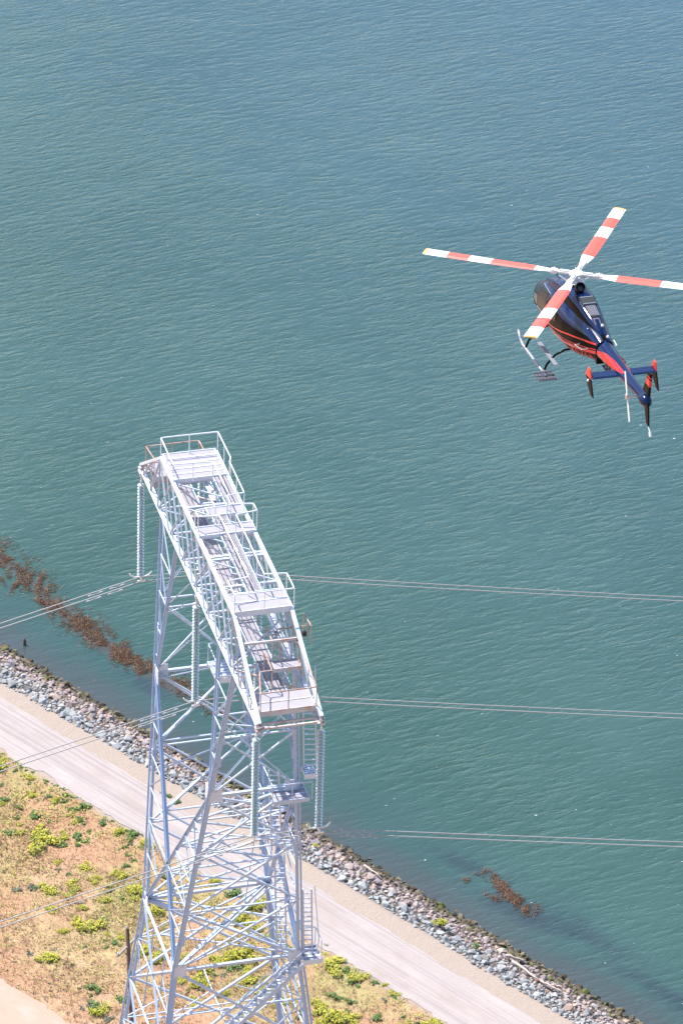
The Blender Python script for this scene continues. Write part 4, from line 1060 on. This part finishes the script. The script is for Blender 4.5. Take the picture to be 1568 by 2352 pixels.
# skids
SKY, SKZ = 1.22, -3.24
for sd in (1, -1):
    g = MB(); g.tube([(1.95, sd*SKY, hz(SKZ+.32)), (1.75, sd*SKY, hz(SKZ+.12)), (1.45, sd*SKY, hz(SKZ)), (0, sd*SKY, hz(SKZ)), (-.95, sd*SKY, hz(SKZ))], [.045, .05, .055, .055, .05], 10); sk = g.build('skid', H['grey'], hroot, smooth=True)
    g = MB()
    for i in range(6): g.box((-.88+.0*i, sd*SKY+(-.28+.112*i), hz(SKZ-.04)), (.62, .075, .03))
    for e in (-1, 0, 1): g.box((-.88+e*.25, sd*SKY, hz(SKZ-.02)), (.04, .64, .03))
    g.build('bear_paw', H['paw'], None).parent = sk
    g = MB(); g.tube([(-.75, sd*SKY, hz(SKZ+.03)), (-.75, sd*SKY, hz(SKZ+.12))], .07, 8); g.build('clamp', H['metal']).parent = sk
    g = MB(); g.box((-.35, sd*.98, hz(-2.72)), (1.75, .14, .035)); g.build('flight_step', H['grey'], hroot)
for x in (-.7, 1.15):
    g = MB(); g.tube([(x, -SKY, hz(SKZ+.03)), (x, -1.12, hz(SKZ+.30)), (x, -.85, hz(-2.62)), (x, -.5, hz(-2.46)), (x, 0, hz(-2.42)), (x, .5, hz(-2.46)), (x, .85, hz(-2.62)), (x, 1.12, hz(SKZ+.30)), (x, SKY, hz(SKZ+.03))], .04, 8); g.build('cross_tube', H['black'], hroot, smooth=True)
# tail surfaces
def foil(pts, th, name, m, axis, parent, bands=None):
    """thin tapered surface: outline pts (x,z) or (x,y), thickness th along axis"""
    g = MB(); n = len(pts); cx = sum(p[0] for p in pts)/n; cy = sum(p[1] for p in pts)/n
    def P(p, s_): return (p[0], s_, hz(p[1])) if axis == 'y' else (p[0], p[1], hz(s_))
    v = [P(p, -th*.15) for p in pts] + [P(p, th*.15) for p in pts] + [P((cx+(p[0]-cx)*.72, cy+(p[1]-cy)*.92), -th*.5) for p in pts] + [P((cx+(p[0]-cx)*.72, cy+(p[1]-cy)*.92), th*.5) for p in pts]
    f = [tuple(2*n+i for i in range(n)), tuple(3*n+i for i in range(n))[::-1]]
    for i in range(n):
        j = (i+1) % n; f += [(i, j, n+j, n+i)[::-1], (i, 2*n+i, 2*n+j, j)[::-1], (n+i, n+j, 3*n+j, 3*n+i)[::-1]]
    g.add(v, f); return g.build(name, m, parent)
stab = foil([(-4.55, -1.12), (-4.55, 1.12), (-5.02, 1.12), (-5.02, -1.12)], .07, 'stabilizer', H['blue'], 'z', hroot); stab.location = (0, 0, -1.34)
for p_ in stab.data.vertices: pass
for sd in (1, -1):
    ep = foil([(-4.42, -1.43), (-4.95, -1.40), (-5.25, -1.93), (-5.08, -1.95), (-4.62, -1.72)], .045, 'endplate', H['black'], 'y', hroot); ep.location = (0, sd*1.14, 0)
    et = foil([(-4.40, -1.42), (-4.95, -1.39), (-4.82, -1.08), (-4.62, -1.06)], .05, 'endplate_tip', H['brightred'], 'y', ep)
    g = MB(); g.lathe([(.05, 0), (.05, .02), (.02, .05), (.001, .055)], 8, 0, (0, 0, 0)); lt = g.build('position_light', H['white'], ep); lt.location = (-4.75, sd*.03, hz(-1.5)); lt.rotation_euler = (-sd*math.pi/2, 0, 0)
fin = foil([(-6.65, -1.0), (-7.05, -.16), (-7.35, -.12), (-7.28, -1.0)], .09, 'vertical_fin', H['black'], 'y', hroot)
foil([(-6.86, -.62), (-6.98, -.38), (-7.33, -.38), (-7.32, -.62)], .105, 'fin_band', H['red'], 'y', fin)
foil([(-6.99, -.32), (-7.01, -.28), (-7.34, -.28), (-7.335, -.32)], .105, 'fin_band', H['red'], 'y', fin)
foil([(-6.72, -1.2), (-7.25, -1.2), (-7.42, -2.02), (-7.2, -2.0)], .06, 'ventral_fin', H['black'], 'y', hroot)
g = MB(); g.lathe([(.001, -.02), (.15, .08), (.21, .25), (.20, .45), (.13, .62), (.001, .68)], 14); tb = g.build('tail_fairing', H['blue'], hroot, smooth=True); tb.location = (-6.55, 0, hz(-1.27)); tb.rotation_euler = (0, -math.pi/2, 0)
g = MB(); g.tube([(-7.25, 0, hz(-1.95)), (-7.42, 0, hz(-2.08)), (-7.55, 0, hz(-2.2))], [.02, .022, .02], 6); g.tube([(-7.5, 0, hz(-2.15)), (-7.58, 0, hz(-2.27))], [.045, .05], 8); g.build('tail_skid', H['white'], hroot)
for (x, y) in ((-3.9, .24), (-4.15, .23), (-4.3, -.22), (-4.05, -.23)):
    g = MB(); g.box((x, y, hz(-1.42 if y > 0 else -1.22)), (.16, .06, .10)); g.build('antenna', H['gun'], hroot)
# tail rotor, two blades at rest
g = MB(); g.tube([(0, -.42, 0), (0, .06, 0)], .035, 8); g.tube([(0, -.03, 0), (0, .07, 0)], .09, 10); g.box((0, .03, 0), (.16, .05, .2)); tr = g.build('tail_rotor', H['metal'], hroot, smooth=False); tr.location = (-6.5, .45, hz(-1.30)); tr.rotation_euler = (0, R(24), 0)
for k_ in (0, 1):
    g = MB(); s_ = 1 if k_ == 0 else -1
    segs = [(.1, .08), (.2, .12), (.42, .13), (.44, .13), (.56, .13), (.58, .13), (.8, .13), (.83, .09)]
    v = []
    for z, c in segs: v += [(-c/2, .02, s_*z), (0, .045, s_*z), (c/2, .025, s_*z), (0, .01, s_*z)]
    f = []; 
    for i in range(len(segs)-1):
        for j in range(4): a = i*4+j; b_ = i*4+(j+1) % 4; f.append((a, b_, b_+4, a+4))
    f += [(0, 1, 2, 3), tuple(4*(len(segs)-1)+q for q in (3, 2, 1, 0))]
    g.add(v, f); g.build('tail_rotor_blade', H['white']).parent = tr
# main rotor
MBl = Euler((R(2.2), R(2.97), R(162.14))).to_matrix()
rel = (HM.transposed() @ MBl).to_4x4()
g = MB(); g.tube([(0, 0, -.45), (0, 0, .06)], .075, 12); g.lathe([(.16, -.09), (.24, -.05), (.25, .03), (.17, .08), (.001, .09)], 14, 0); g.lathe([(.28, -.32), (.30, -.28), (.1, -.25)], 14, 0)
for k_ in range(4):
    a = k_*math.pi/2; ca_, sa = math.cos(a), math.sin(a); Rk = Matrix.Rotation(a, 3, 'Z')
    g.box(Rk @ Vector((.42, 0, .0)), (.62, .17, .06), M=Rk); g.box(Rk @ Vector((.40, 0, .05)), (.34, .09, .05), M=Rk)
    g.box(Rk @ Vector((.78, 0, 0)), (.24, .22, .11), M=Rk); g.tube([Rk @ Vector((.22, .16, -.28)), Rk @ Vector((.55, .17, -.06))], .018, 5)
    for e in (-1, 1): g.tube([Rk @ Vector((.78, e*.07, -.09)), Rk @ Vector((.78, e*.07, .09))], .03, 6)
mr = g.build('main_rotor', H['hubw'], hroot); mr.matrix_local = Matrix.Translation((0, 0, HB)) @ rel
SEG = [(.80, 0), (1.42, 1), (2.95, 0), (3.74, 1), (4.50, 0), (5.24, 2), (5.33, None)]
def bladechord(r): return .24 + (.46-.24)*min(1, max(0, (r-.8)/.7))
for k_ in range(4):
    g = MB(); rs_ = []
    for (a, m_), (b_, _) in zip(SEG, SEG[1:]):
        n = max(1, int((b_-a)/.25))
        for i in range(n): rs_.append((a+(b_-a)*i/n, m_))
    rs_.append((5.33, None)); v = []
    for r, _ in rs_:
        c = bladechord(r); z = .002*r*r + .004*r; tw_ = .10-.02*r
        for (cx_, cz_) in ((.5, 0), (.3, .024), (-.1, .022), (-.5, .003), (-.1, -.012), (.3, -.014)): v.append((r, cx_*c, cz_*(c/.3)+z+cx_*c*tw_))
    n0 = len(g.v); g.v += v
    for i in range(len(rs_)-1):
        for j in range(6): a = n0+i*6+j; b_ = n0+i*6+(j+1) % 6; g.f.append((a, a+6, b_+6, b_)); g.m.append(rs_[i][1])
    g.f.append(tuple(n0+q for q in range(6))); g.m.append(0); e = n0+6*(len(rs_)-1); g.f.append(tuple(e+q for q in range(6))[::-1]); g.m.append(2)
    o = g.build('rotor_blade', [H['white'], H['rred'], H['tip']]); o.parent = mr; o.rotation_euler = (0, 0, -k_*math.pi/2)
